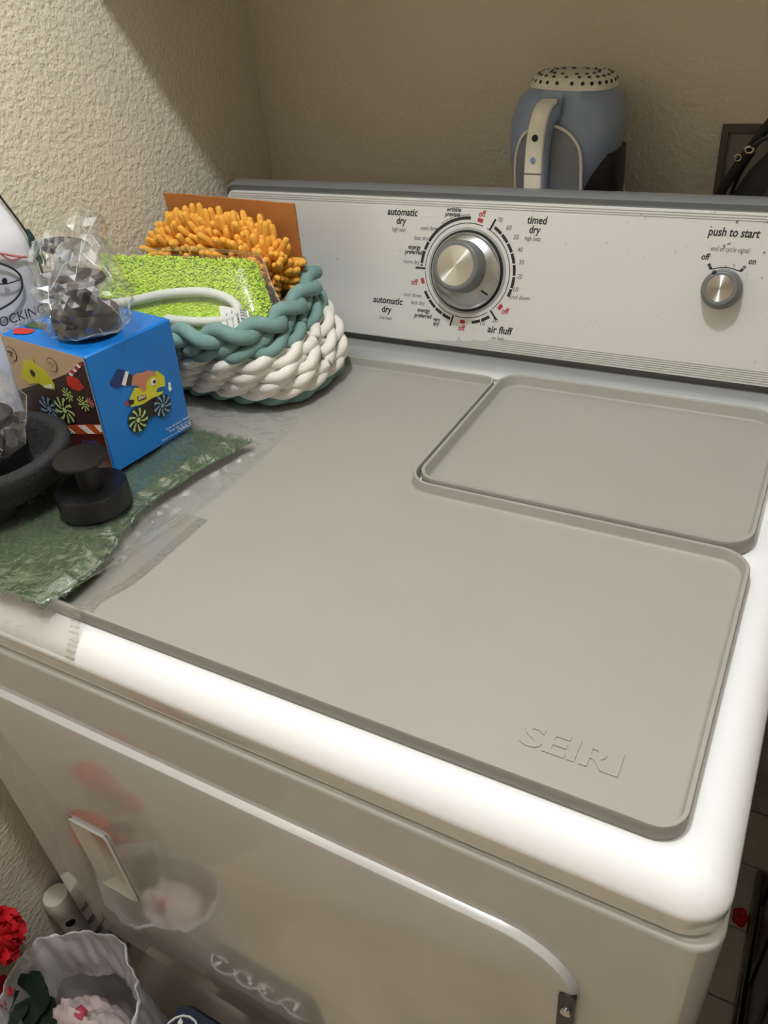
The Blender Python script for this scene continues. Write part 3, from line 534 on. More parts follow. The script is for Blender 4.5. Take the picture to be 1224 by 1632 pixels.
g = G(); text(g, 'PRESS', LFt, BV - 0.1095, 0.1045, 0.009, 0.0035, B0 + 0.0012, bold=0.03); text(g, 'ME', LFt, BV - 0.1095, 0.1010, 0.004, 0.0035, B0 + 0.0012, bold=0.03); text(g, 'LET US', LFt, BV - 0.049, 0.1058, 0.009, 0.003, B0 + 0.0012); text(g, 'GO', LFt, BV - 0.049, 0.1028, 0.004, 0.003, B0 + 0.0012); g.obj('printed_speech', M['p_black'], bx)
g = G(); text(g, 'CARD', LFt, BV - 0.0235, 0.0262, 0.026, 0.0125, B0 + 0.0009, bold=0.03, ang=0.22); g.obj('printed_blue_title', M['p_blue'], bx)
g = G(); text(g, 'DINO', LFt, BV - 0.0290, 0.0165, 0.032, 0.0135, B0 + 0.0012, bold=0.04, ang=0.22); g.obj('printed_gold_title', M['p_gold'], bx)
dec('printed_red_car', TF, [(0.0068, 0.109), (0.0115, 0.1135), (0.017, 0.1115), (0.0207, 0.0955), (0.0167, 0.0902), (0.0105, 0.0906), (0.0038, 0.1036)][::-1], 'p_red', 0.0008)
dec('printed_green_car', TF, [(0.0213, 0.1122), (0.0344, 0.1145), (0.0376, 0.0989), (0.0275, 0.0824), (0.0241, 0.0889), (0.0223, 0.1012)][::-1], 'p_green', 0.0008)

# ---------------------------------------------------------------- black round hooks, three in crumpled clear wrap
def hook_parts(rt, M3, loc, r=0.031, sc=1.0):
    def ap(V): return [M3 @ (Vector(v) * sc) + Vector(loc) for v in V]
    V, Fc = lathe([(r - 0.001, 0), (r, 0.0012), (r, 0.0195), (r - 0.001, 0.021), (r - 0.003, 0.0215)], n=48); mesh('base_disc', ap(V), Fc, M['black'], rt, True, 35)
    V, Fc = lathe([(0.0125, 0.021), (0.0112, 0.030), (0.0118, 0.046)], n=28); mesh('stem', ap(V), Fc, M['black'], rt, True, 35)
    V, Fc = lathe([(0.0135, 0.044), (0.0215, 0.0470), (0.0236, 0.0488), (0.0238, 0.0510), (0.0228, 0.0524)], n=40); mesh('knob', ap(V), Fc, M['black'], rt, True, 35)
def wrapmesh(name, c, rad, rt, seed, spikes=0.35, sub=4, spikes_dir=None, flat=0.55):
    import bmesh
    bm = bmesh.new(); bmesh.ops.create_icosphere(bm, subdivisions=4, radius=1)
    for v in bm.verts:
        d = v.co.normalized(); n1 = noise.noise(d * 1.7 + Vector((seed, 0, 0))); n2 = 1 - abs(noise.noise(d * 2.6 + Vector((0, seed, 0)))) * 2.4; n3 = noise.noise(d * 6 + Vector((0, 0, seed)))
        k = 1 + spikes * 0.6 * n1 + 0.13 * max(0, n2) ** 3 + 0.10 * (abs(math.sin(math.atan2(d.y, d.x) * 4.5 + 3 * n1 + seed)) - 0.6) * (1 - d.z * d.z) ** 0.5 + 0.05 * max(0, 1 - abs(n3) * 4) ** 2 + 0.03 * noise.noise(d * 17)
        if spikes_dir is not None: k += 0.7 * max(0, d.dot(spikes_dir)) ** 7
        v.co = Vector((d.x * rad[0] * k, d.y * rad[1] * k, max(d.z * rad[2] * k, -rad[2] * flat)))
    V = [v.co + Vector(c) for v in bm.verts]; Fc = [tuple(v.index for v in f.verts) for f in bm.faces]; bm.free()
    o = mesh(name, V, Fc, M['film'], rt); o['label'] = 'crumpled clear plastic wrap'
    ed = {}; nb_ = {}
    for f in Fc:
        for a, b in zip(f, f[1:] + f[:1]): nb_.setdefault(a, set()).add(b)
    q = random.Random(int(seed * 10)); g = G()
    for k in range(16):   # pale milky strands laid over the film as glints on its creases
        v = q.randrange(len(V)); dr_ = Vector((q.uniform(-.5, .5), q.uniform(-.5, .5), q.choice((-1, 1)))).normalized(); path = [V[v]]
        for st_ in range(q.randrange(5, 12)):
            nx_ = max(sorted(nb_[v]), key=lambda w: (V[w] - V[v]).normalized().dot(dr_)); v = nx_; path.append(V[v])
        g.add(*tube(path, 0.00035, 4))
    g.obj('crease_glint', M['crease_glint'], o); return o
h = root('black_hook', (0.166, 0.133, 0.0245), 'unwrapped round matt black knob with disc base standing on the turf', 'knob'); hook_parts(h, Matrix.Identity(3), (0.166, 0.133, 0.0245), 0.0325)
h = root('black_hook', (0.115, 0.226, 0.152), 'wrapped black knob standing upright on the blue box near its front edge', 'knob', 'black knobs in clear wrap'); hook_parts(h, Matrix.Rotation(0.12, 3, 'Y') @ Matrix.Rotation(-0.1, 3, 'X'), (0.113, 0.226, 0.153), 0.032, 0.95)
wrapmesh('wrapper', (0.118, 0.226, 0.178), (0.043, 0.040, 0.034), h, 3.1, spikes=0.22, spikes_dir=Vector((-0.15, 0.5, 0.85)).normalized(), flat=0.66)
h = root('black_hook', (0.045, 0.245, 0.155), 'wrapped black knob tilted behind the other, against the white shopping bag', 'knob', 'black knobs in clear wrap')
hook_parts(h, Matrix.Rotation(-0.30, 3, 'Y') @ Matrix.Rotation(-0.48, 3, 'X'), (0.064, 0.256, 0.166), 0.026, 1.0)
wrapmesh('wrapper', (0.060, 0.270, 0.190), (0.036, 0.036, 0.038), h, 8.4, spikes=0.22, spikes_dir=Vector((0.6, 0.3, 0.75)).normalized(), flat=0.6)

# ---------------------------------------------------------------- mortar bowl with a wrapped hook inside
bc = (0.065, 0.113)
mo = root('stone_mortar', (bc[0], bc[1], 0.0235), 'black lava stone mortar bowl on three stub feet at the left of the turf', 'bowl')
V, Fc = lathe([(0.030, 0.030), (0.046, 0.0335), (0.063, 0.045), (0.0725, 0.060), (0.0745, 0.070), (0.0735, 0.0745), (0.070, 0.0762), (0.0625, 0.0755), (0.0595, 0.072), (0.054, 0.058), (0.040, 0.0465), (0.015, 0.042)], (bc[0], bc[1], 0), n=72)
V = [Vector(v) + Vector((0.0009, 0.0009, 0.0006)) * noise.noise(Vector(v) * 90) for v in V]; mesh('bowl', V, Fc, M['stone'], mo, True)
for k in range(3):
    a = math.radians(-40 + 120 * k); V, Fc = lathe([(0.0085, 0.0245), (0.012, 0.034), (0.019, 0.048)], (bc[0] + 0.042 * math.cos(a), bc[1] + 0.042 * math.sin(a), 0), n=14); mesh('foot', V, Fc, M['stone'], mo, True)
h = root('black_hook', (0.06, 0.118, 0.047), 'black knob in crumpled clear wrap lying inside the stone bowl', 'knob'); hook_parts(h, Matrix.Rotation(0.10, 3, 'Y') @ Matrix.Rotation(-0.12, 3, 'X'), (0.062, 0.118, 0.056), 0.031)
wrapmesh('wrapper', (0.055, 0.118, 0.090), (0.038, 0.038, 0.034), h, 14.7, spikes=0.40, spikes_dir=Vector((0.15, 0.45, 0.85)).normalized(), flat=0.7)

# ---------------------------------------------------------------- white shopping bag at the left
sb = root('shopping_bag', (-0.015, 0.22, 0.004), 'white plastic shopping bag with black lettering, upright against the left wall', 'bag')
def bagx(y_, z): return 0.016 + 0.004 * noise.noise(Vector((y_ * 12, z * 12, 0))) - 0.03 * max(0, (z - 0.22)) / 0.1
def bage(z):  # right hand edge of the bag, by height
    for (a, b), (c, d) in zip([(0.003, 0.272), (0.14, 0.268), (0.165, 0.2715), (0.20, 0.2715), (0.23, 0.268), (0.26, 0.262), (0.30, 0.255), (0.34, 0.24)], [(0.14, 0.268), (0.165, 0.2715), (0.20, 0.2715), (0.23, 0.268), (0.26, 0.262), (0.30, 0.255), (0.34, 0.24), (0.4, 0.2)]):
        if z <= c: return b + (d - b) * (z - a) / (c - a)
    return 0.2
NZ, NY = 36, 20; V = []; Fc = []
for j in range(NZ + 1):
    z = 0.0045 + 0.325 * j / NZ; y1_ = bage(z); y0_ = 0.172 if z < 0.1 else 0.172 - min(0.05, (z - 0.1) * 0.4)
    ring = [(bagx(y0_ + (y1_ - y0_) * i / NY, z) - (0.006 if i in (0, NY) else 0), y0_ + (y1_ - y0_) * i / NY) for i in range(NY + 1)]
    ring += [(-0.047 + 0.002 * math.sin(z * 40), y1_ - 0.004), (-0.047, y0_ + 0.004)]
    V += [(x, y_, z) for x, y_ in ring]
n = NY + 3
for k in range(NZ):
    for i in range(n): j = (i + 1) % n; Fc.append((k * n + i, k * n + j, (k + 1) * n + j, (k + 1) * n + i))
Fc.append(tuple(reversed(range(n)))); Fc.append(tuple(range(NZ * n, NZ * n + n)))
mesh('bag_body', V, Fc, M['bag_white'], sb, True, 60)
SBF = frame((0.0195, 0, 0), (0, 1, 0), (0, 0, 1), (1, 0, 0))
g = G(); text(g, 'SHOCKING', SBF, 0.2205, 0.1540, 0.070, 0.0135, 0.0006, ang=-0.10); g.obj('printed_word', M['ink'], sb)
g = G()
def sbl(pts, r): g.add(*tube(sm([(0.0205, a, b) for a, b in pts], 6), r, 5))
sbl([(0.200, 0.212), (0.222, 0.2085), (0.2405, 0.1930), (0.2385, 0.1780), (0.224, 0.1700), (0.205, 0.168)], 0.0011); sbl([(0.205, 0.196), (0.222, 0.1880), (0.2395, 0.186)], 0.0007)
g.add(*prism(SBF, disc((0.2235, 0.1905), 0.003, 10), 0.0006, 0.0012)); g.obj('printed_face', M['ink'], sb)
g = G(); sbl([(0.210, 0.225), (0.2265, 0.2165), (0.246, 0.207), (0.258, 0.2025)], 0.0011); sbl([(0.2285, 0.2155), (0.238, 0.206), (0.252, 0.2045)], 0.0009); g.obj('printed_pink_figure', M['p_pink'], sb)
g = G().add(*prism(SBF, disc((0.2605, 0.2035), 0.0028, 10), 0.0006, 0.0012)); g.obj('printed_foot', M['p_black'], sb)
g = G(); g.add(*tube([(bagx(bage(z), z) - 0.003, bage(z) + 0.0008, z) for z in [0.15 + 0.006 * i for i in range(28)]], 0.0012, 6)); g.obj('dark_edging', M['bag_edge'], sb, True)
lp = [(0.2690, 0.226), (0.2715, 0.2200), (0.2745, 0.207), (0.2765, 0.192), (0.2748, 0.189), (0.2690, 0.195), (0.2665, 0.206)]
g = G().add(*prism(SBF, lp[::-1], -0.004, 0.0008)); g.obj('printed_leaf', M['p_teal'], sb)

# ---------------------------------------------------------------- rope basket
bk = root('rope_basket', (0.1, 0.44, 0.003), 'woven cotton rope basket, white rows with a braided teal rim', 'basket')
LV = [(0.003, -0.005, 0.215, 0.378, 0.512), (0.03, -0.020, 0.231, 0.356, 0.520), (0.05, -0.028, 0.232, 0.345, 0.524), (0.075, -0.035, 0.218, 0.336, 0.528), (0.095, -0.038, 0.203, 0.330, 0.530), (0.12, -0.038, 0.195, 0.330, 0.532)]
def lev(z):
    for a, b in zip(LV, LV[1:]):
        if z <= b[0]: t = (z - a[0]) / (b[0] - a[0]); return [p + (q - p) * t for p, q in zip(a[1:], b[1:])]
    return LV[-1][1:]
def bpt(th, z, off=0.0):
    x0, x1, y0, y1 = lev(z); c, s = math.cos(th), math.sin(th); e = 0.62
    X = math.copysign(abs(c) ** e, c); Y = math.copysign(abs(s) ** e, s); rx = (x1 - x0) / 2 - 0.007 + off; ry = (y1 - y0) / 2 - 0.007 + off
    return Vector(((x0 + x1) / 2 + rx * X, (y0 + y1) / 2 + ry * Y, z))
def resamp(fn, n):
    P_ = [fn(2 * math.pi * i / 720) for i in range(720)]; L_ = [0]
    for i in range(720): L_.append(L_[-1] + (P_[(i + 1) % 720] - P_[i]).length)
    out = []; j = 0
    for i in range(n):
        t = L_[-1] * i / n
        while L_[j + 1] < t: j += 1
        f = (t - L_[j]) / max(1e-9, L_[j + 1] - L_[j]); out.append((j + f) * 2 * math.pi / 720)
    return out
def rimlift(th, z):  # the rim rides up at the back right
    x0 = bpt(th, z); k = max(0, (x0.y - 0.40) / 0.13); return z * 1.0 + (z / 0.1) * 0.018 * k
def row(z, colour, ph, k=9):
    g = G(); N = 300; ths = resamp(lambda t: bpt(t, z), N)
    for s in (0, 1):
        pts = []
        for i, th in enumerate(ths):
            a = k * 2 * math.pi * i / N + ph + s * math.pi; p = bpt(th, rimlift(th, z) + 0.0042 * math.sin(a), 0.0064 * math.cos(a)); p.z += 0; pts.append(p)
        g.add(*tube(pts, 0.0066, 9, closed=True))
    return g.obj('rope_row', M[colour], bk, True)
for i, (z, c) in enumerate(((0.0145, 'teal'), (0.026, 'cream'), (0.039, 'cream'), (0.053, 'cream'), (0.067, 'cream'))): row(z, c, i * 1.57)
row(0.080, 'teal', 0.7)
g = G(); N = 420; ths = resamp(lambda t: bpt(t, 0.095), N)
for s in range(3):
    pts = []
    for i, th in enumerate(ths):
        a = 6 * 2 * math.pi * i / N + s * 2.0944; wv = 0.0115 * math.sin(a); dp = 0.0068 * math.sin(2 * a)
        p = bpt(th, rimlift(th, 0.096), 0.0); q = bpt(th, rimlift(th, 0.096), 0.01); nn = (q - p).normalized(); upv = (Vector((0, 0, 1)) - nn * 0.0)
        fd = (nn * 0.55 + upv * 0.83).normalized(); od = (nn * 0.83 - upv * 0.55).normalized(); pts.append(p + fd * wv + od * dp * -1 + nn * 0.001)
    g.add(*tube(pts, 0.0080, 10, closed=True))
o = g.obj('braided_rim', M['teal'], bk, True); o['label'] = 'thick teal braided rope rim'
g = G(); V, Fc = rloft(rect(0.0, 0.208, 0.384, 0.506), 0.03, [(0, 0.0045), (0, 0.009)], 5); mesh('bottom', V, Fc, M['teal'], bk)

# ---------------------------------------------------------------- open cardboard carton in the basket
cb2 = root('cardboard_box', (0.08, 0.46, 0.012), 'open brown cardboard box in the basket with its lid flap standing up', 'box')
def panel(nm, A, B, C, D, th, m):
    A, B, C, D = map(Vector, (A, B, C, D)); nn = (B - A).cross(D - A).normalized() * th
    nx, ny = 12, 8; V = []; Fc = []
    for s in (0, 1):
        for j in range(ny + 1):
            for i in range(nx + 1):
                u_, v_ = i / nx, j / ny; p = A.lerp(B, u_).lerp(D.lerp(C, u_), v_); p = p + Vector((0, 1, 1)) * (0.0008 * noise.noise(p * 45)); V.append(p + nn * s)
    q = (nx + 1) * (ny + 1); id_ = lambda i, j, s: s * q + j * (nx + 1) + i
    for j in range(ny):
        for i in range(nx): Fc.append((id_(i, j, 1), id_(i + 1, j, 1), id_(i + 1, j + 1, 1), id_(i, j + 1, 1))); Fc.append((id_(i, j + 1, 0), id_(i + 1, j + 1, 0), id_(i + 1, j, 0), id_(i, j, 0)))
    for i in range(nx): Fc.append((id_(i, 0, 0), id_(i + 1, 0, 0), id_(i + 1, 0, 1), id_(i, 0, 1))); Fc.append((id_(i, ny, 1), id_(i + 1, ny, 1), id_(i + 1, ny, 0), id_(i, ny, 0)))
    for j in range(ny): Fc.append((id_(0, j, 1), id_(0, j + 1, 1), id_(0, j + 1, 0), id_(0, j, 0))); Fc.append((id_(nx, j, 0), id_(nx, j + 1, 0), id_(nx, j + 1, 1), id_(nx, j, 1)))
    return mesh(nm, V, Fc, M[m], cb2)
panel('lid_flap', (-0.012, 0.503, 0.110), (0.170, 0.503, 0.110), (0.1735, 0.500, 0.1965), (-0.0175, 0.500, 0.2015), 0.0022, 'kraft')
panel('back_panel', (-0.012, 0.503, 0.014), (0.170, 0.503, 0.014), (0.170, 0.503, 0.110), (-0.012, 0.503, 0.110), 0.0022, 'kraft_in')
panel('side_panel', (0.170, 0.400, 0.014), (0.170, 0.502, 0.014), (0.1705, 0.502, 0.116), (0.1705, 0.400, 0.088), 0.0022, 'kraft_in')
panel('side_panel', (-0.012, 0.502, 0.014), (-0.012, 0.400, 0.014), (-0.012, 0.400, 0.088), (-0.012, 0.502, 0.116), 0.0022, 'kraft_in')
panel('front_panel', (-0.012, 0.400, 0.014), (0.170, 0.400, 0.014), (0.170, 0.400, 0.086), (-0.012, 0.400, 0.086), 0.0022, 'kraft_in')
panel('bottom_panel', (-0.012, 0.502, 0.0125), (0.170, 0.502, 0.0125), (0.170, 0.400, 0.0125), (-0.012, 0.400, 0.0125), 0.0015, 'kraft_in')

# ---------------------------------------------------------------- orange chenille mitt
om = root('dusting_mitt', (0.1, 0.455, 0.09), 'bright orange chenille noodle mitt standing in the open cardboard box', 'mitt')
mc = Vector((0.072, 0.472, 0.132)); mr_ = (0.088, 0.018, 0.038)
import bmesh
bm = bmesh.new(); bmesh.ops.create_icosphere(bm, subdivisions=3, radius=1); mesh('mitt_body', [(mc.x + v.co.x * mr_[0], mc.y + v.co.y * mr_[1], mc.z + v.co.z * mr_[2]) for v in bm.verts], [tuple(v.index for v in f.verts) for f in bm.faces], M['orange'], om, True); bm.free()
nd = []
for k in range(7):
    ln = 0.016 + 0.0022 * k; b = rnd.uniform(0.1, 0.35); pts = [(b * ln * (t ** 2), 0, ln * t) for t in [i / 7 for i in range(8)]]
    rr = [0.0034, 0.0040, 0.0037, 0.0041, 0.0038, 0.0041, 0.0039, 0.0034, 0.0022]; pts.append((pts[-1][0], 0, ln + 0.0018)); V, Fc = tube(pts, rr, 8); V = [Vector(v) + Vector((rnd.uniform(-1, 1), rnd.uniform(-1, 1), 0)) * 0.0003 for v in V]
    me = bpy.data.meshes.new('noodle'); me.from_pydata(V, [], Fc); me.materials.append(M['orange']); me.polygons.foreach_set('use_smooth', [True] * len(me.polygons)); nd.append(me)
cnt = 0; gg = 0
while cnt < 290:
    gg += 1; i = gg + 0.5; NN = 640; zz = 1 - 2 * i / NN if i < NN else rnd.uniform(-0.6, 1); ph = i * 2.39996; rr = math.sqrt(max(0, 1 - zz * zz)); d = Vector((rr * math.cos(ph), rr * math.sin(ph), zz))
    if gg > 1500: break
    if d.y > 0.55 or d.z < -0.75: continue
    p = Vector((mc.x + d.x * mr_[0], mc.y + d.y * mr_[1], mc.z + d.z * mr_[2])); nn = Vector((d.x / mr_[0], d.y / mr_[1], d.z / mr_[2])).normalized()
    nn = (nn + Vector((rnd.uniform(-.5, .5), rnd.uniform(-.5, .35), rnd.uniform(-.45, .45)))).normalized()
    if nn.y > 0.2: nn.y *= 0.2; nn.normalize()
    if p.x < 0.11 and p.z < 0.138: continue
    if p.x > 0.12: nn.x = abs(nn.x); nn.z += 0.1; nn.normalize()
    if p.x > 0.13: nn = (nn + Vector((0.12, 0, 0.25))).normalized()
    o = bpy.data.objects.new('noodle', rnd.choice(nd)); SC.collection.objects.link(o); o.parent = om
    q = nn.to_track_quat('Z', 'X'); o.rotation_mode = 'QUATERNION'; o.rotation_quaternion = q; o.location = p - nn * 0.003 - Vector(om['_o']); s = rnd.uniform(0.85, 1.1); o.scale = (1, 1, s if p.x < 0.11 else s * 1.1); cnt += 1

# ---------------------------------------------------------------- lime duster pad in a clear pouch
lp_ = root('duster_pad', (0.1, 0.36, 0.05), 'lime green chenille duster pad with white piping in a clear pouch', 'duster')
na = Vector((0.2, -0.75, 0.6)).normalized(); PO = Vector((0.0974, 0.3783, 0.1192))
ua = Vector((0.97309169, 0.2267558, -0.04091914)); va = Vector((-0.10739706, 0.60346186, 0.79012635))
LFm = frame(PO, ua, va, na)
PADP = [(-0.100, -0.046), (0.020, -0.054), (0.098, -0.040), (0.0960, -0.005), (0.0680, 0.050), (-0.115, 0.048)]
def inpoly(p, poly):
    r = False
    for i in range(len(poly)):
        (x1, y1), (x2, y2) = poly[i], poly[i - 1]
        if (y1 > p[1]) != (y2 > p[1]) and p[0] < (x2 - x1) * (p[1] - y1) / (y2 - y1) + x1: r = not r
    return r
V, Fc = rloft(PADP, 0.012, [(0.010, -0.022), (0.003, -0.020), (0.0, -0.016), (0.0, -0.010), (0.004, -0.004), (0.012, 0.0)], 6)
mesh('pad_body', [LFm(a, b, h_) for a, b, h_ in V], Fc, M['lime'], lp_, True)
# opening: a folded mouth outlined by piping; the front layer is below it
pipe = [(-0.100, -0.010), (-0.066, -0.004), (-0.0243, 0.006), (0.0211, 0.0105), (0.050, 0.005), (0.0635, -0.005), (0.060, -0.0150), (0.0408, -0.0205), (0.010, -0.0225), (-0.020, -0.0215)]
pp = sm([LFm(a, b, 0.0075) for a, b in pipe], 8); o = mesh('piping', *tube(pp, 0.0052, 10), M['piping'], lp_, True); o['label'] = 'white stitched piping round the hand opening'
mouth = pipe + [(-0.09, -0.0215)]
g = G()
cnt = 0
while cnt < 7000:
    a, b = rnd.uniform(-0.118, 0.102), rnd.uniform(-0.056, 0.052)
    if not inpoly((a, b), PADP): continue
    cnt += 1; inm = inpoly((a, b), mouth); l = rnd.uniform(0.0022, 0.004) if inm else rnd.uniform(0.004, 0.0068); h0_ = -0.0005 if inm else 0.0
    t = Vector((rnd.uniform(-.9, .9), rnd.uniform(-.95, .6), 1)).normalized(); p0 = LFm(a, b, h0_ - 0.001); d = ua * t.x + va * t.y + na * t.z
    g.add(*tube([p0, p0 + d * l * 0.6, p0 + d * l + va * -0.0008], [0.00105, 0.00115, 0.0007], 5))
for i in range(900):   # rim fibres
    k = rnd.randrange(6); A, B = Vector(PADP[k]), Vector(PADP[(k + 1) % 6]); q = A.lerp(B, rnd.random()); e_ = (B - A).normalized(); od = Vector((e_.y, -e_.x)); t = rnd.uniform(-0.016, -0.002)
    p0 = LFm(q.x - od.x * 0.002, q.y - od.y * 0.002, t); d = (ua * od.x + va * od.y + na * rnd.uniform(-.1, .5) + ua * rnd.uniform(-.4, .4)).normalized(); g.add(*tube([p0, p0 + d * 0.003, p0 + d * 0.0055], [0.0011, 0.0012, 0.0007], 5))
o = g.obj('chenille_pile', M['lime'], lp_, True); o['kind'] = 'stuff'
# tag with bar code
TG = frame(LFm(0.062, -0.021, 0.0115), (ua + va * -0.12).normalized(), (va + ua * -0.30).normalized(), na)
o = G().add(*prism(TG, rpath(rect(-0.014, 0.021, -0.026, 0.016), 0.002, 0, 2), 0, 0.0003)).obj('barcode_label', M['tag'], lp_); o['label'] = 'white paper label with a bar code'
g = G(); b = -0.021; i = 0
while b < 0.015: w = (0.0006, 0.0012, 0.0004, 0.0009)[i % 4]; g.add(*prism(TG, rect(0.0105, 0.0185, b, b + w), 0.0003, 0.0005)); b += w + (0.0008, 0.0005, 0.0011)[i % 3]; i += 1
TGr = frame(TG(0, 0, 0), (TG(0, -1, 0) - TG(0, 0, 0)), (TG(1, 0, 0) - TG(0, 0, 0)), na)
text(g, 'X000C0FE2', TGr, 0.003, 0.0070, 0.030, 0.0042, 0.0006, bold=0.02); text(g, 'Microfibre duster head', TGr, 0.003, 0.0005, 0.032, 0.0030, 0.0006); text(g, 'lime, pack of 1', TGr, 0.003, -0.0065, 0.022, 0.0030, 0.0006); g.obj('printed_barcode', M['ink'], lp_)
# pouch film: pillow around the pad
PP = [(-0.108, -0.052), (0.020, -0.061), (0.1085, -0.047), (0.1060, -0.002), (0.0750, 0.0585), (-0.1225, 0.0565)]
def pf_(a, b, h_): k = noise.noise(Vector((a * 26, b * 26, h_ * 9))); return LFm(a + 0.0015 * k, b + 0.0015 * k, h_ + 0.0022 * k)
V, Fc = rloft(PP, 0.010, [(0.030, -0.027), (0.010, -0.025), (0.001, -0.016), (-0.001, -0.012), (0.002, -0.008), (0.010, 0.006), (0.024, 0.0135), (0.040, 0.0155)], 6)
o = mesh('clear_pouch', [pf_(a, b, h_) for a, b, h_ in V], Fc, M['film_pouch'], lp_, True); o['label'] = 'clear plastic pouch round the duster'
top = sm([pf_(a, b, -0.010) for a, b in ((-0.1245, 0.0580), (-0.06, 0.0600), (0.0, 0.0620), (0.064, 0.0605), (0.0765, 0.0570), (0.090, 0.030), (0.1095, -0.004), (0.1115, -0.046))], 8)
mesh('pouch_seam', *tube(top, 0.0042, 6, flat=0.25), M['film_flat'], lp_, True)

# ---------------------------------------------------------------- blue handheld appliance behind the console
ap = root('handheld_appliance', (0.42, 0.705, 0.0), 'grey-blue plastic appliance with cream vent top and upright cream handle, behind the dryer console', 'appliance')
def eloft(secs, n=40, e=0.8):
    V = []; Fc = []
    for cx_, cy_, rx, ry, z, tz in secs:
        for i in range(n):
            a = 2 * math.pi * i / n; c, s = math.cos(a), math.sin(a); X = rx * math.copysign(abs(c) ** e, c); Y = ry * math.copysign(abs(s) ** e, s); V.append((cx_ + X, cy_ + Y, z + tz * X))
    for k in range(len(secs) - 1):
        for i in range(n): j = (i + 1) % n; Fc.append((k * n + i, k * n + j, (k + 1) * n + j, (k + 1) * n + i))
    Fc.append(tuple(reversed(range(n)))); Fc.append(tuple(range((len(secs) - 1) * n, len(secs) * n))); return V, Fc
V, Fc = eloft([(0.405, 0.70, 0.040, 0.040, 0.0055, 0), (0.405, 0.70, 0.042, 0.042, 0.06, 0), (0.4065, 0.70, 0.044, 0.046, 0.12, 0), (0.410, 0.70, 0.0465, 0.049, 0.165, 0), (0.4125, 0.70, 0.054, 0.051, 0.190, 0), (0.4165, 0.70, 0.0605, 0.053, 0.212, 0), (0.4185, 0.70, 0.0630, 0.053, 0.235, 0), (0.4190, 0.70, 0.0610, 0.051, 0.252, 0), (0.421, 0.70, 0.0545, 0.046, 0.268, -0.03), (0.4235, 0.70, 0.0455, 0.040, 0.279, -0.05)])
mesh('shell', V, Fc, M['app_blue'], ap, True, 60)
V, Fc = eloft([(0.428, 0.708, 0.045, 0.040, 0.0045, 0), (0.430, 0.708, 0.050, 0.042, 0.12, 0), (0.4325, 0.706, 0.0505, 0.044, 0.18, 0), (0.435, 0.704, 0.0475, 0.044, 0.215, 0)]); o = mesh('dark_body', V, Fc, M['app_dark'], ap, True, 60)
V, Fc = eloft([(0.4235, 0.70, 0.0460, 0.040, 0.2785, -0.05), (0.4240, 0.70, 0.0450, 0.039, 0.283, -0.05), (0.4240, 0.70, 0.0425, 0.036, 0.289, -0.05), (0.4240, 0.70, 0.034, 0.028, 0.2915, -0.05)]); vt = mesh('vent_cap', V, Fc, M['app_cream'], ap, True, 60)
g = G()
for ring, (rx, ry, z, m_) in enumerate(((0.0438, 0.0378, 0.2855, 26), (0.0385, 0.032, 0.2905, 22), (0.026, 0.021, 0.2920, 14))):
    for i in range(m_):
        a = 2 * math.pi * (i + 0.5 * (ring % 2)) / m_; X = rx * math.copysign(abs(math.cos(a)) ** 0.8, math.cos(a)); Y = ry * math.copysign(abs(math.sin(a)) ** 0.8, math.sin(a))
        g.add(*lathe([(0.0021, -0.0008), (0.0019, 0.0006)], (0.4245 + X, 0.70 + Y, z - 0.05 * X), (X * 4, Y * 4, 0.35 if ring else 0.12), 8))
o = g.obj('vent_hole', M['app_dark'], vt); o['kind'] = 'stuff'
# arch panel + cream arch outline on the viewer side, handle bar in front
AF = lambda a, z: Vector((a, 0.70 - 0.0535 * max(0.35, (1 - (abs(a - 0.414) / 0.066) ** 2.6)) ** 0.45 - (0.001 if z > 0.19 else -0.0045 * (0.19 - z) / 0.19 * 2.0), z))
arch = [(0.3755, 0.05), (0.3755, 0.16), (0.3755, 0.20), (0.378, 0.222), (0.3875, 0.2400), (0.407, 0.2490), (0.4270, 0.2460), (0.4420, 0.2350), (0.4500, 0.2150), (0.4515, 0.16), (0.4500, 0.05)]
ar = sm([(a, 0, z) for a, z in arch], 5); ar = [(p.x, p.z) for p in ar]
V = [AF(a, z) + Vector((0, -0.0005, 0)) for a, z in ar]; N = len(V); V2 = [v + Vector((0, 0.008, 0)) for v in V]
mid = [AF(0.410, z) for a, z in ar]
Vx = []; Fx = []; C_ = 8
for r_, (a, z) in enumerate(ar[: N // 2 + 1]):
    a2, z2 = ar[N - 1 - r_]; zz = (z + z2) / 2
    for c in range(C_ + 1): Vx.append(AF(a + (a2 - a) * c / C_, z + (z2 - z) * c / C_) + Vector((0, -0.0022, 0)))
for r_ in range(N // 2):
    for c in range(C_): Fx.append((r_ * (C_ + 1) + c, r_ * (C_ + 1) + c + 1, (r_ + 1) * (C_ + 1) + c + 1, (r_ + 1) * (C_ + 1) + c))
mesh('arch_panel', Vx, Fx, M['app_panel'], ap, True)
mesh('arch_trim', *tube([v + Vector((0, -0.002, 0)) for v in V], 0.0019, 8), M['app_cream'], ap, True)
hx = [(0.4150, 0.652, 0.2665), (0.4135, 0.640, 0.2655), (0.4110, 0.6310, 0.2580), (0.4085, 0.6265, 0.240), (0.4065, 0.6265, 0.215), (0.4055, 0.6290, 0.185), (0.4055, 0.6400, 0.155), (0.4055, 0.654, 0.135)]
hp = sm(hx, 6); ups = [Vector((1, 0, 0))] * len(hp)
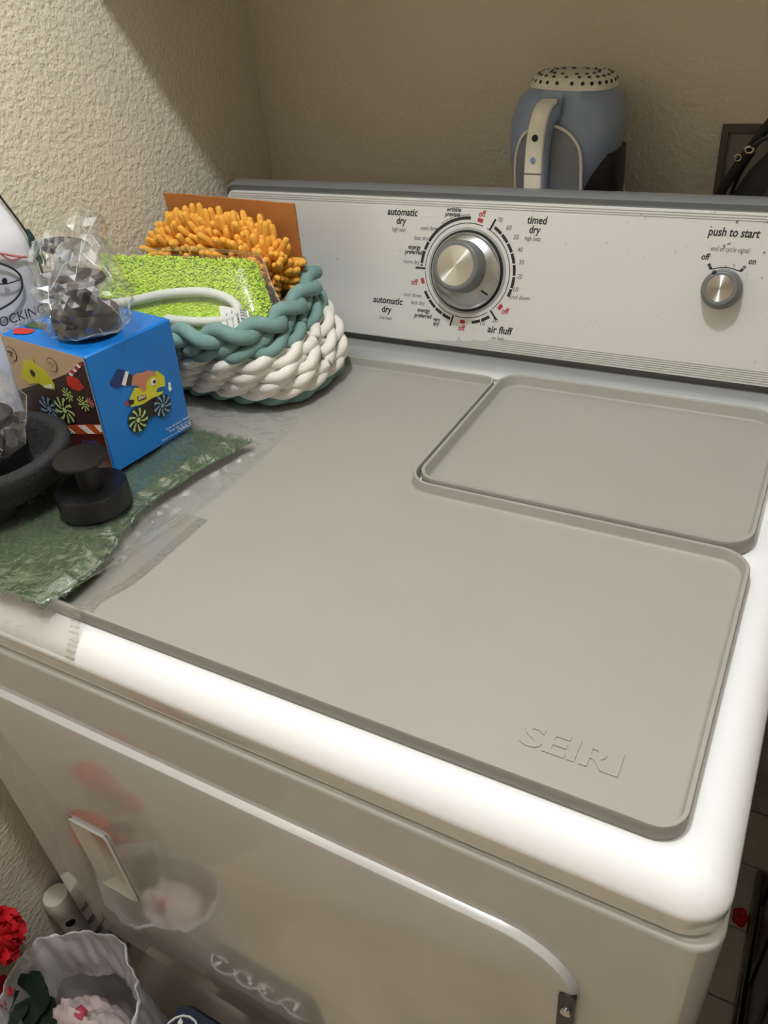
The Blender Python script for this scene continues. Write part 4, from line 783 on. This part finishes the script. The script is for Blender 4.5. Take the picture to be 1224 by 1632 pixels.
def ribbon(path, w, t, off, rnd_=0.3):
    V = []; Fc = []
    for k, p in enumerate(path):
        tg = (path[min(k + 1, len(path) - 1)] - path[max(k - 1, 0)]).normalized(); u_ = Vector((1, 0, 0)); u_ = (u_ - tg * u_.dot(tg)).normalized(); n_ = tg.cross(u_); n_ = -n_ if n_.y > 0 else n_; ww = w * (0.72 if k == 0 else 1) if not callable(w) else w(k / (len(path) - 1))
        for a, b in ((-1, -0.6), (-0.8, -1), (0.8, -1), (1, -0.6), (1, 0.6), (0.86, 1), (-0.86, 1), (-1, 0.6)): V.append(p + u_ * (a * ww / 2) + n_ * (b * t / 2 + off))
    for k in range(len(path) - 1):
        for i in range(8): j = (i + 1) % 8; Fc.append((k * 8 + i, k * 8 + j, (k + 1) * 8 + j, (k + 1) * 8 + i))
    Fc += [tuple(range(8)), tuple(range(len(path) * 8 - 8, len(path) * 8))]; return V, Fc
hb = mesh('handle', *ribbon(hp, lambda t: 0.0250, 0.016, -0.006), M['app_blue'], ap, True, 50)
hc = mesh('handle_face', *ribbon(hp[1:], lambda t: 0.0175 + 0.003 * t, 0.006, 0.0045), M['app_cream'], hb, True, 50); hc['label'] = 'cream strip on the handle front'
def onh(t, lift=0.0078):
    k = int(t * (len(hp) - 1)); tg = (hp[k + 1] - hp[k - 1]).normalized(); n_ = Vector((0, -1, 0)); n_ = (n_ - tg * n_.dot(tg)).normalized(); return hp[k] + n_ * lift, n_
p_, n_ = onh(0.44); mesh('button', *lathe([(0.0035, -0.001), (0.0034, 0.0006), (0.002, 0.0008)], p_, n_, 16), M['black'], hb, True, 30)
p_, n_ = onh(0.56); mesh('button', *lathe([(0.0030, -0.001), (0.0028, 0.0010), (0.0012, 0.0012)], p_, n_, 16), M['p_hub'], hb, True, 30)
p_, n_ = onh(0.64); G().add(*prism(frame(p_, (1, 0, 0), (0, 0, 1), (0, -1, 0)), rect(-0.0095, 0.0095, -0.0004, 0.0004), -0.001, 0.0002)).obj('handle_joint', M['app_dark'], hb)
p_, n_ = onh(0.73); G().add(*prism(frame(p_, (1, 0, 0), (0, 0, 1), (0, -1, 0)), rpath(rect(-0.007, 0.007, -0.005, 0.005), 0.001, 0, 2), -0.001, 0.0005)).obj('embossed_badge', M['app_cream'], hb)
mesh('power_cord', *tube(sm([(0.468, 0.748, 0.004), (0.480, 0.752, 0.08), (0.476, 0.750, 0.15), (0.468, 0.742, 0.19)], 8), 0.0022, 8), M['app_cream'], ap, True)

# ---------------------------------------------------------------- outlet box on the back wall, black bag in front of it
ob = root('wall_outlet_box', (0.70, WY, 0.02), 'grey metal outlet box set in the back wall behind a black bag', 'outlet box')
WF = frame((0, WY, 0), (1, 0, 0), (0, 0, 1), (0, -1, 0)); X0, X1, Z0, Z1 = 0.5735, 0.86, 0.02, 0.2265
G().add(*prism(WF, rect(X0 + 0.006, X1 - 0.006, Z0 + 0.006, Z1 - 0.006), 0.0004, 0.0012)).obj('back_plate', M['outlet'], ob)
g = G()
for q in (rect(X0, X0 + 0.007, Z0, Z1), rect(X1 - 0.007, X1, Z0, Z1), rect(X0 + 0.007, X1 - 0.007, Z1 - 0.008, Z1), rect(X0 + 0.007, X1 - 0.007, Z0, Z0 + 0.008)): g.add(*prism(WF, q, 0.0004, 0.006))
M['outlet_fr'] = mat('dark box frame', hexc(92, 84, 72), 0.6); g.obj('frame', M['outlet_fr'], ob)
G().add(*prism(WF, rect(X0 + 0.010, X1 - 0.010, Z1 - 0.0125, Z1 - 0.010), 0.0012, 0.003)).obj('inner_lip', M['outlet'], ob)
hb_ = root('black_bag', (0.68, 0.70, 0.0), 'black nylon bag with a strap and metal buckle behind the right end of the console', 'bag')
secs = [(0.668, 0.70, 0.060, 0.028, 0.001, 0), (0.664, 0.70, 0.066, 0.032, 0.03, 0), (0.664, 0.70, 0.066, 0.033, 0.12, 0), (0.664, 0.70, 0.064, 0.032, 0.165, 0), (0.672, 0.70, 0.056, 0.028, 0.195, 0), (0.680, 0.70, 0.048, 0.022, 0.215, 0), (0.686, 0.70, 0.036, 0.012, 0.235, 0)]
V, Fc = eloft(secs, 36); V = [(x + 0.003 * noise.noise(Vector((x, y_, z)) * 25), y_ + 0.003 * noise.noise(Vector((x, y_, z)) * 30), z) for x, y_, z in V]; mesh('bag_body', V, Fc, M['nylon'], hb_, True)
g = G()
for i in range(4): g.add(*tube(sm([(0.625 + i * 0.012, 0.666, 0.10), (0.632 + i * 0.012, 0.6635, 0.16), (0.645 + i * 0.012, 0.672, 0.195), (0.656 + i * 0.010, 0.680, 0.222)], 5), 0.003, 6, flat=0.5))
g.obj('pleat', M['grey_fab'], hb_, True)
st = sm([(0.645, 0.694, 0.262), (0.630, 0.690, 0.245), (0.6155, 0.69, 0.221), (0.602, 0.69, 0.196), (0.591, 0.69, 0.170), (0.589, 0.69, 0.13), (0.59, 0.69, 0.08), (0.60, 0.69, 0.02)], 6)
mesh('strap', *tube(st, 0.0050, 8, flat=0.3, ups=[Vector((0.3, -1, 0.2))] * len(st)), M['nylon'], hb_, True)
mesh('strap', *tube(sm([(0.617, 0.695, 0.214), (0.606, 0.697, 0.19), (0.602, 0.70, 0.165), (0.612, 0.70, 0.13)], 6), 0.0022, 6), M['nylon'], hb_, True)
mesh('buckle', *tube([(0.6135 + 0.0042 * math.cos(t), 0.684, 0.2180 + 0.0030 * math.sin(t)) for t in [i * 0.5236 for i in range(12)]], 0.0016, 6, closed=True), M['brass'], hb_, True)
mesh('buckle', *tube([(0.6035 + 0.0032 * math.cos(t), 0.688, 0.2095 + 0.0032 * math.sin(t)) for t in [i * 0.5236 for i in range(12)]], 0.0011, 6, closed=True), M['brass'], hb_, True)
mesh('strap_end', *tube(sm([(0.616, 0.684, 0.221), (0.625, 0.682, 0.2285), (0.64, 0.682, 0.234)], 5), 0.0035, 6, flat=0.4), M['grey_fab'], hb_, True)

# ---------------------------------------------------------------- dark appliance to the right, petal on the floor
da = root('dark_cabinet', (1.05, 0.2, FZ), 'tall dark glossy appliance standing right of the dryer beyond a narrow gap', 'appliance')
V, Fc = rloft(rect(0.832, 1.35, -0.12, 0.66), 0.015, [(0.02, FZ), (0.02, FZ + 0.05), (0, FZ + 0.052), (0, -0.14), (0.006, -0.13)], 5); mesh('body', V, Fc, M['dark_app'], da, True, 35)
for i, y_ in enumerate((0.18, 0.30, 0.43, 0.56)): mesh('side_rib', *tube([(0.831, y_, FZ + 0.06), (0.831, y_, -0.2)], 0.004, 8), M['dark_app'], da, True)
mesh('base_rail', *tube([(0.826, -0.1, FZ + 0.02), (0.826, 0.64, FZ + 0.02)], 0.008, 8), M['chrome'], da, True)
pt = G()
for k in range(5): a = k * 1.2566; pt.add(*lathe([(0.001, 0.0), (0.006, 0.004), (0.007, 0.009), (0.003, 0.012)], (0.807 + 0.006 * math.cos(a), 0.556 + 0.010 * math.sin(a), FZ), n=10))
o = pt.obj('fallen_blossom', M['petal'], None, True); tag(o, 'small red cloth blossom lying on the wooden floor right of the dryer', 'flower')

# ---------------------------------------------------------------- things on the floor at the lower left
pl = root('plastic_pole', (-0.0315, 0.010, FZ), 'ivory plastic pole with round holes leaning in the gap between dryer and wall', 'pole')
A, B = Vector((-0.030, 0.012, FZ + 0.001)), Vector((-0.0345, 0.000, -0.588)); ax = (B - A).normalized()
mesh('tube', *lathe([(0.017, 0), (0.017, (B - A).length - 0.028)], A, ax, 24), M['pole'], pl, True, 30)
mesh('cap', *lathe([(0.0188, -0.028), (0.0192, -0.020), (0.0188, -0.008), (0.0165, -0.001), (0.010, 0.001)], B, ax, 24), M['pole'], pl, True, 30)
mesh('band', *lathe([(0.0183, -0.034), (0.0183, -0.0285)], B, ax, 24), M['pole'], pl, True, 30)
for k in range(6): c_ = B - ax * (0.050 + 0.032 * k); mesh('hole', *lathe([(0.0068, 0.0), (0.0066, 0.0012)], c_ + Vector((0.85, -0.52, 0)).normalized() * 0.0166, (0.85, -0.52, 0.0), 14), M['black'], pl)
# flower bunch
fb = root('flower_bunch', (-0.008, -0.235, FZ), 'bunch of red cloth geraniums with dark leaves in a pot at the lower left', 'flowers')
mesh('pot', *lathe([(0.028, FZ + 0.001), (0.036, FZ + 0.06), (0.041, FZ + 0.075), (0.041, FZ + 0.088), (0.037, FZ + 0.088), (0.034, FZ + 0.07)], (-0.008, -0.235, 0), n=28), M['pot'], fb, True, 40)
def petal_mesh():
    V = []; Fc = []; nx, ny = 5, 5
    for j in range(ny + 1):
        for i in range(nx + 1):
            v_ = j / ny; u_ = (i / nx - 0.5) * 2; w = 0.0085 * math.sin(min(1, v_ * 1.15 + 0.12) * math.pi * 0.62) ; V.append((u_ * w, 0.004 * (v_ ** 2) + 0.0018 * u_ * u_ + 0.0009 * math.sin(u_ * 7) * v_, 0.015 * v_ * (1 - 0.12 * u_ * u_)))
    for j in range(ny):
        for i in range(nx): Fc.append((j * 6 + i, j * 6 + i + 1, (j + 1) * 6 + i + 1, (j + 1) * 6 + i))
    me = bpy.data.meshes.new('petal'); me.from_pydata(V, [], Fc); me.materials.append(M['petal']); me.polygons.foreach_set('use_smooth', [True] * len(Fc)); return me
pm = petal_mesh()
def head(c, R_, np_):
    hd_ = mesh('flower_head', *lathe([(0.001, -R_ * 0.8), (R_ * 0.55, -R_ * 0.45), (R_ * 0.62, 0), (R_ * 0.5, R_ * 0.45), (0.001, R_ * 0.7)], c, (0.1, 0, 1), 12), M['petal'], fb, True)
    for i in range(np_):
        zz = 1 - 2 * (i + 0.5) / np_ * 0.93; ph = i * 2.39996; rr = math.sqrt(1 - zz * zz); d = Vector((rr * math.cos(ph), rr * math.sin(ph), zz)); o = bpy.data.objects.new('petal', pm); SC.collection.objects.link(o); o.parent = hd_
        dd_ = (d + Vector((rnd.uniform(-.5, .5), rnd.uniform(-.5, .5), rnd.uniform(-.3, .5)))).normalized(); o.rotation_mode = 'QUATERNION'; o.rotation_quaternion = dd_.to_track_quat('Z', 'X') @ Matrix.Rotation(rnd.uniform(0, 6.28), 3, 'Z').to_quaternion(); o.location = Vector(c) + d * R_ * 0.5 - Vector(fb['_o']); s = R_ / 0.030; o.scale = (s, s, s)
    return hd_
heads = [((-0.010, -0.0905, -0.520), 0.037, 80), ((0.0, -0.165, -0.41), 0.034, 50), ((-0.012, -0.20, -0.51), 0.032, 45), ((-0.026, -0.125, -0.62), 0.026, 40)]
for c, R_, n_ in heads:
    head(c, R_, n_); mesh('stem', *tube(sm([c, (c[0] * 0.7, (c[1] - 0.235) / 2, (c[2] + FZ) / 2 + 0.05), (-0.008, -0.235, FZ + 0.06)], 6), 0.0016, 6), M['stem'], fb, True)
def leafm(c, dirv, s, up):
    V = [Vector((0, 0, 0))]; N = 22; Fc = []
    for rr in (0.5, 1.0):
        for i in range(N + 1): a = math.radians(-150 + 300 * i / N); r_ = s * rr * (1 + 0.10 * math.cos(a * 5) + 0.03 * math.cos(a * 15)); V.append(Vector((r_ * math.cos(a), r_ * math.sin(a), 0.12 * r_ * rr + 0.05 * s * math.cos(a * 5) * rr)))
    for i in range(N): Fc.append((0, 1 + i, 2 + i)); Fc.append((1 + i, N + 2 + i, N + 3 + i, 2 + i))
    d = Vector(dirv).normalized(); z_ = Vector(up).normalized(); z_ = (z_ - d * z_.dot(d)).normalized(); y_ = z_.cross(d); return mesh('leaf', [Vector(c) + d * v.x + y_ * v.y + z_ * v.z for v in V], Fc, M['leaf'], fb, True)
for c, d, s, u_ in (((0.010, -0.100, -0.632), (1, 0.3, 0.1), 0.030, (0.4, -0.5, 0.8)), ((0.030, -0.105, -0.650), (1, 0.1, -0.1), 0.022, (0.2, -0.5, 0.8)), ((-0.002, -0.125, -0.635), (-0.3, -1, 0), 0.022, (0, -0.4, 0.9)), ((0.012, -0.135, -0.655), (0.5, -1, 0), 0.020, (0.2, -0.4, 0.9)), ((-0.03, -0.16, -0.60), (-0.4, -0.8, 0.2), 0.020, (0, 0, 1))):
    leafm(c, d, s, u_); mesh('stem', *tube([c, (c[0] * 0.2, -0.225, FZ + 0.07)], 0.0012, 5), M['stem'], fb, True)
# crumpled white carrier bag
wb = root('carrier_bag', (0.085, -0.125, FZ), 'crumpled white carrier bag with pink tissue showing through, in front of the dryer', 'bag')
def crumple(c, rad, sub, seed, amp, flat, open_top=False):
    bm = bmesh.new(); bmesh.ops.create_icosphere(bm, subdivisions=sub, radius=1)
    for v in bm.verts:
        d = v.co.normalized(); n1 = noise.noise(d * 2.0 + Vector((seed, 0, 0))); n2 = abs(noise.noise(d * 4.2 + Vector((0, seed, 0)))); n3 = abs(noise.noise(d * 9 + Vector((0, 0, seed)))); n4 = abs(noise.noise(d * 20 + Vector((0, 3, seed))))
        k = 1 + amp * (0.5 * n1 + 0.55 * (0.5 - n2) + 0.35 * (0.4 - n3) + 0.16 * (0.4 - n4)); v.co = Vector((d.x * rad[0] * k, d.y * rad[1] * k, max(d.z * rad[2] * k, -rad[2] * flat)))
        if open_top and d.z > 0.72: v.co.z -= (d.z - 0.72) * rad[2] * 1.6
    V = [v.co + Vector(c) for v in bm.verts]; Fc = [tuple(v.index for v in f.verts) for f in bm.faces]; bm.free(); return V, Fc
NT, NH = 150, 60; V = []; Fc = []
def sack(th, t, inner):
    # t 0..1 up the wall, rim at 1; inner: the fold that hangs back inside
    rim = -0.585 + 0.022 * math.cos(th - 1.2) + 0.016 * noise.noise(Vector((math.cos(th) * 1.6, math.sin(th) * 1.6, 3)))
    z = FZ + 0.002 + (rim - FZ) * t if not inner else rim - 0.10 * t
    f = 0.10 * noise.noise(Vector((math.cos(th) * 2.2, math.sin(th) * 2.2, z * 7))) + 0.09 * (0.5 - abs(noise.noise(Vector((math.cos(th) * 4, math.sin(th) * 4, z * 9 + 5))))) + 0.035 * noise.noise(Vector((math.cos(th) * 10, math.sin(th) * 10, z * 26)))
    prof_ = 0.82 + 0.22 * math.sin(min(t, 1) * 2.4) if not inner else 1.0 - 0.12 * t
    if not inner: prof_ = prof_ * (1 - t ** 4) + 0.97 * t ** 4
    k = prof_ + f; return (min(max(0.088 + 0.102 * k * math.cos(th), WX + 0.004), 1), min(-0.098 + 0.082 * k * math.sin(th), -0.011), z)
for j in range(NH + 25):
    for i in range(NT): th = 2 * math.pi * i / NT; V.append(sack(th, j / NH, False) if j <= NH else sack(th, (j - NH) / 24, True))
for j in range(NH + 24):
    for i in range(NT): q = (i + 1) % NT; Fc.append((j * NT + i, j * NT + q, (j + 1) * NT + q, (j + 1) * NT + i))
mesh('bag_film', V, Fc, M['trash_bag'], wb, True)
V, Fc = crumple((0.086, -0.100, -0.775), (0.070, 0.052, 0.130), 5, 2.2, 0.4, 1.05); V = [(x, y_, max(z, FZ + 0.004)) for x, y_, z in V]; mesh('tissue_filling', V, Fc, M['tissue'], wb, True)
g = G()
for p_, s_ in (((0.085, -0.085, -0.632), 0.010),): g.add(*lathe([(0.001, 0), (s_, 0.003), (s_ * 0.7, 0.008)], p_, (0.3, -0.4, 0.9), 5))
M['pink'] = mat('pink plastic', hexc(186, 70, 84), 0.4); g.obj('pink_wrapper', M['pink'], wb)
# navy patterned bag
nb = root('patterned_bag', (0.215, -0.05, FZ), 'navy bag with white swirling leaf pattern standing against the dryer front', 'bag')
V, Fc = rloft(rect(0.185, 0.36, -0.095, -0.008), 0.02, [(0.01, FZ + 0.001), (0, FZ + 0.02), (0, FZ + 0.22), (0.004, FZ + 0.275), (0.01, FZ + 0.29)], 5); mesh('bag_body', V, Fc, M['navy'], nb, True, 40)
g = G(); TPF = frame((0, 0, FZ + 0.2904), (1, 0, 0), (0, 1, 0), (0, 0, 1)); NF = frame((0, -0.0955, 0), (1, 0, 0), (0, 0, 1), (0, -1, 0))
for fr_, bb in ((TPF, -0.05), (NF, -0.74)):
    for k in range(4):
        cx_ = 0.215 + 0.038 * k; g.add(*tube([fr_(cx_ + 0.026 * math.cos(t) * (1 - t / 14), bb + 0.026 * math.sin(t) * (1 - t / 14), 0.0004) for t in [i * 0.4 for i in range(14)]], 0.0014, 5))
        for q in range(3): a = q * 2.1 + k; g.add(*prism(fr_, [(cx_ + 0.012 * math.cos(a) + 0.008 * math.cos(a + t) * (1 if i % 2 == 0 else 0.55), bb + 0.012 * math.sin(a) + 0.008 * math.sin(a + t) * (1 if i % 2 == 0 else 0.55)) for i, t in enumerate([0, 0.8, 3.14, 5.4])], 0, 0.0006))
g.obj('printed_leaves', M['white_paper'], nb)
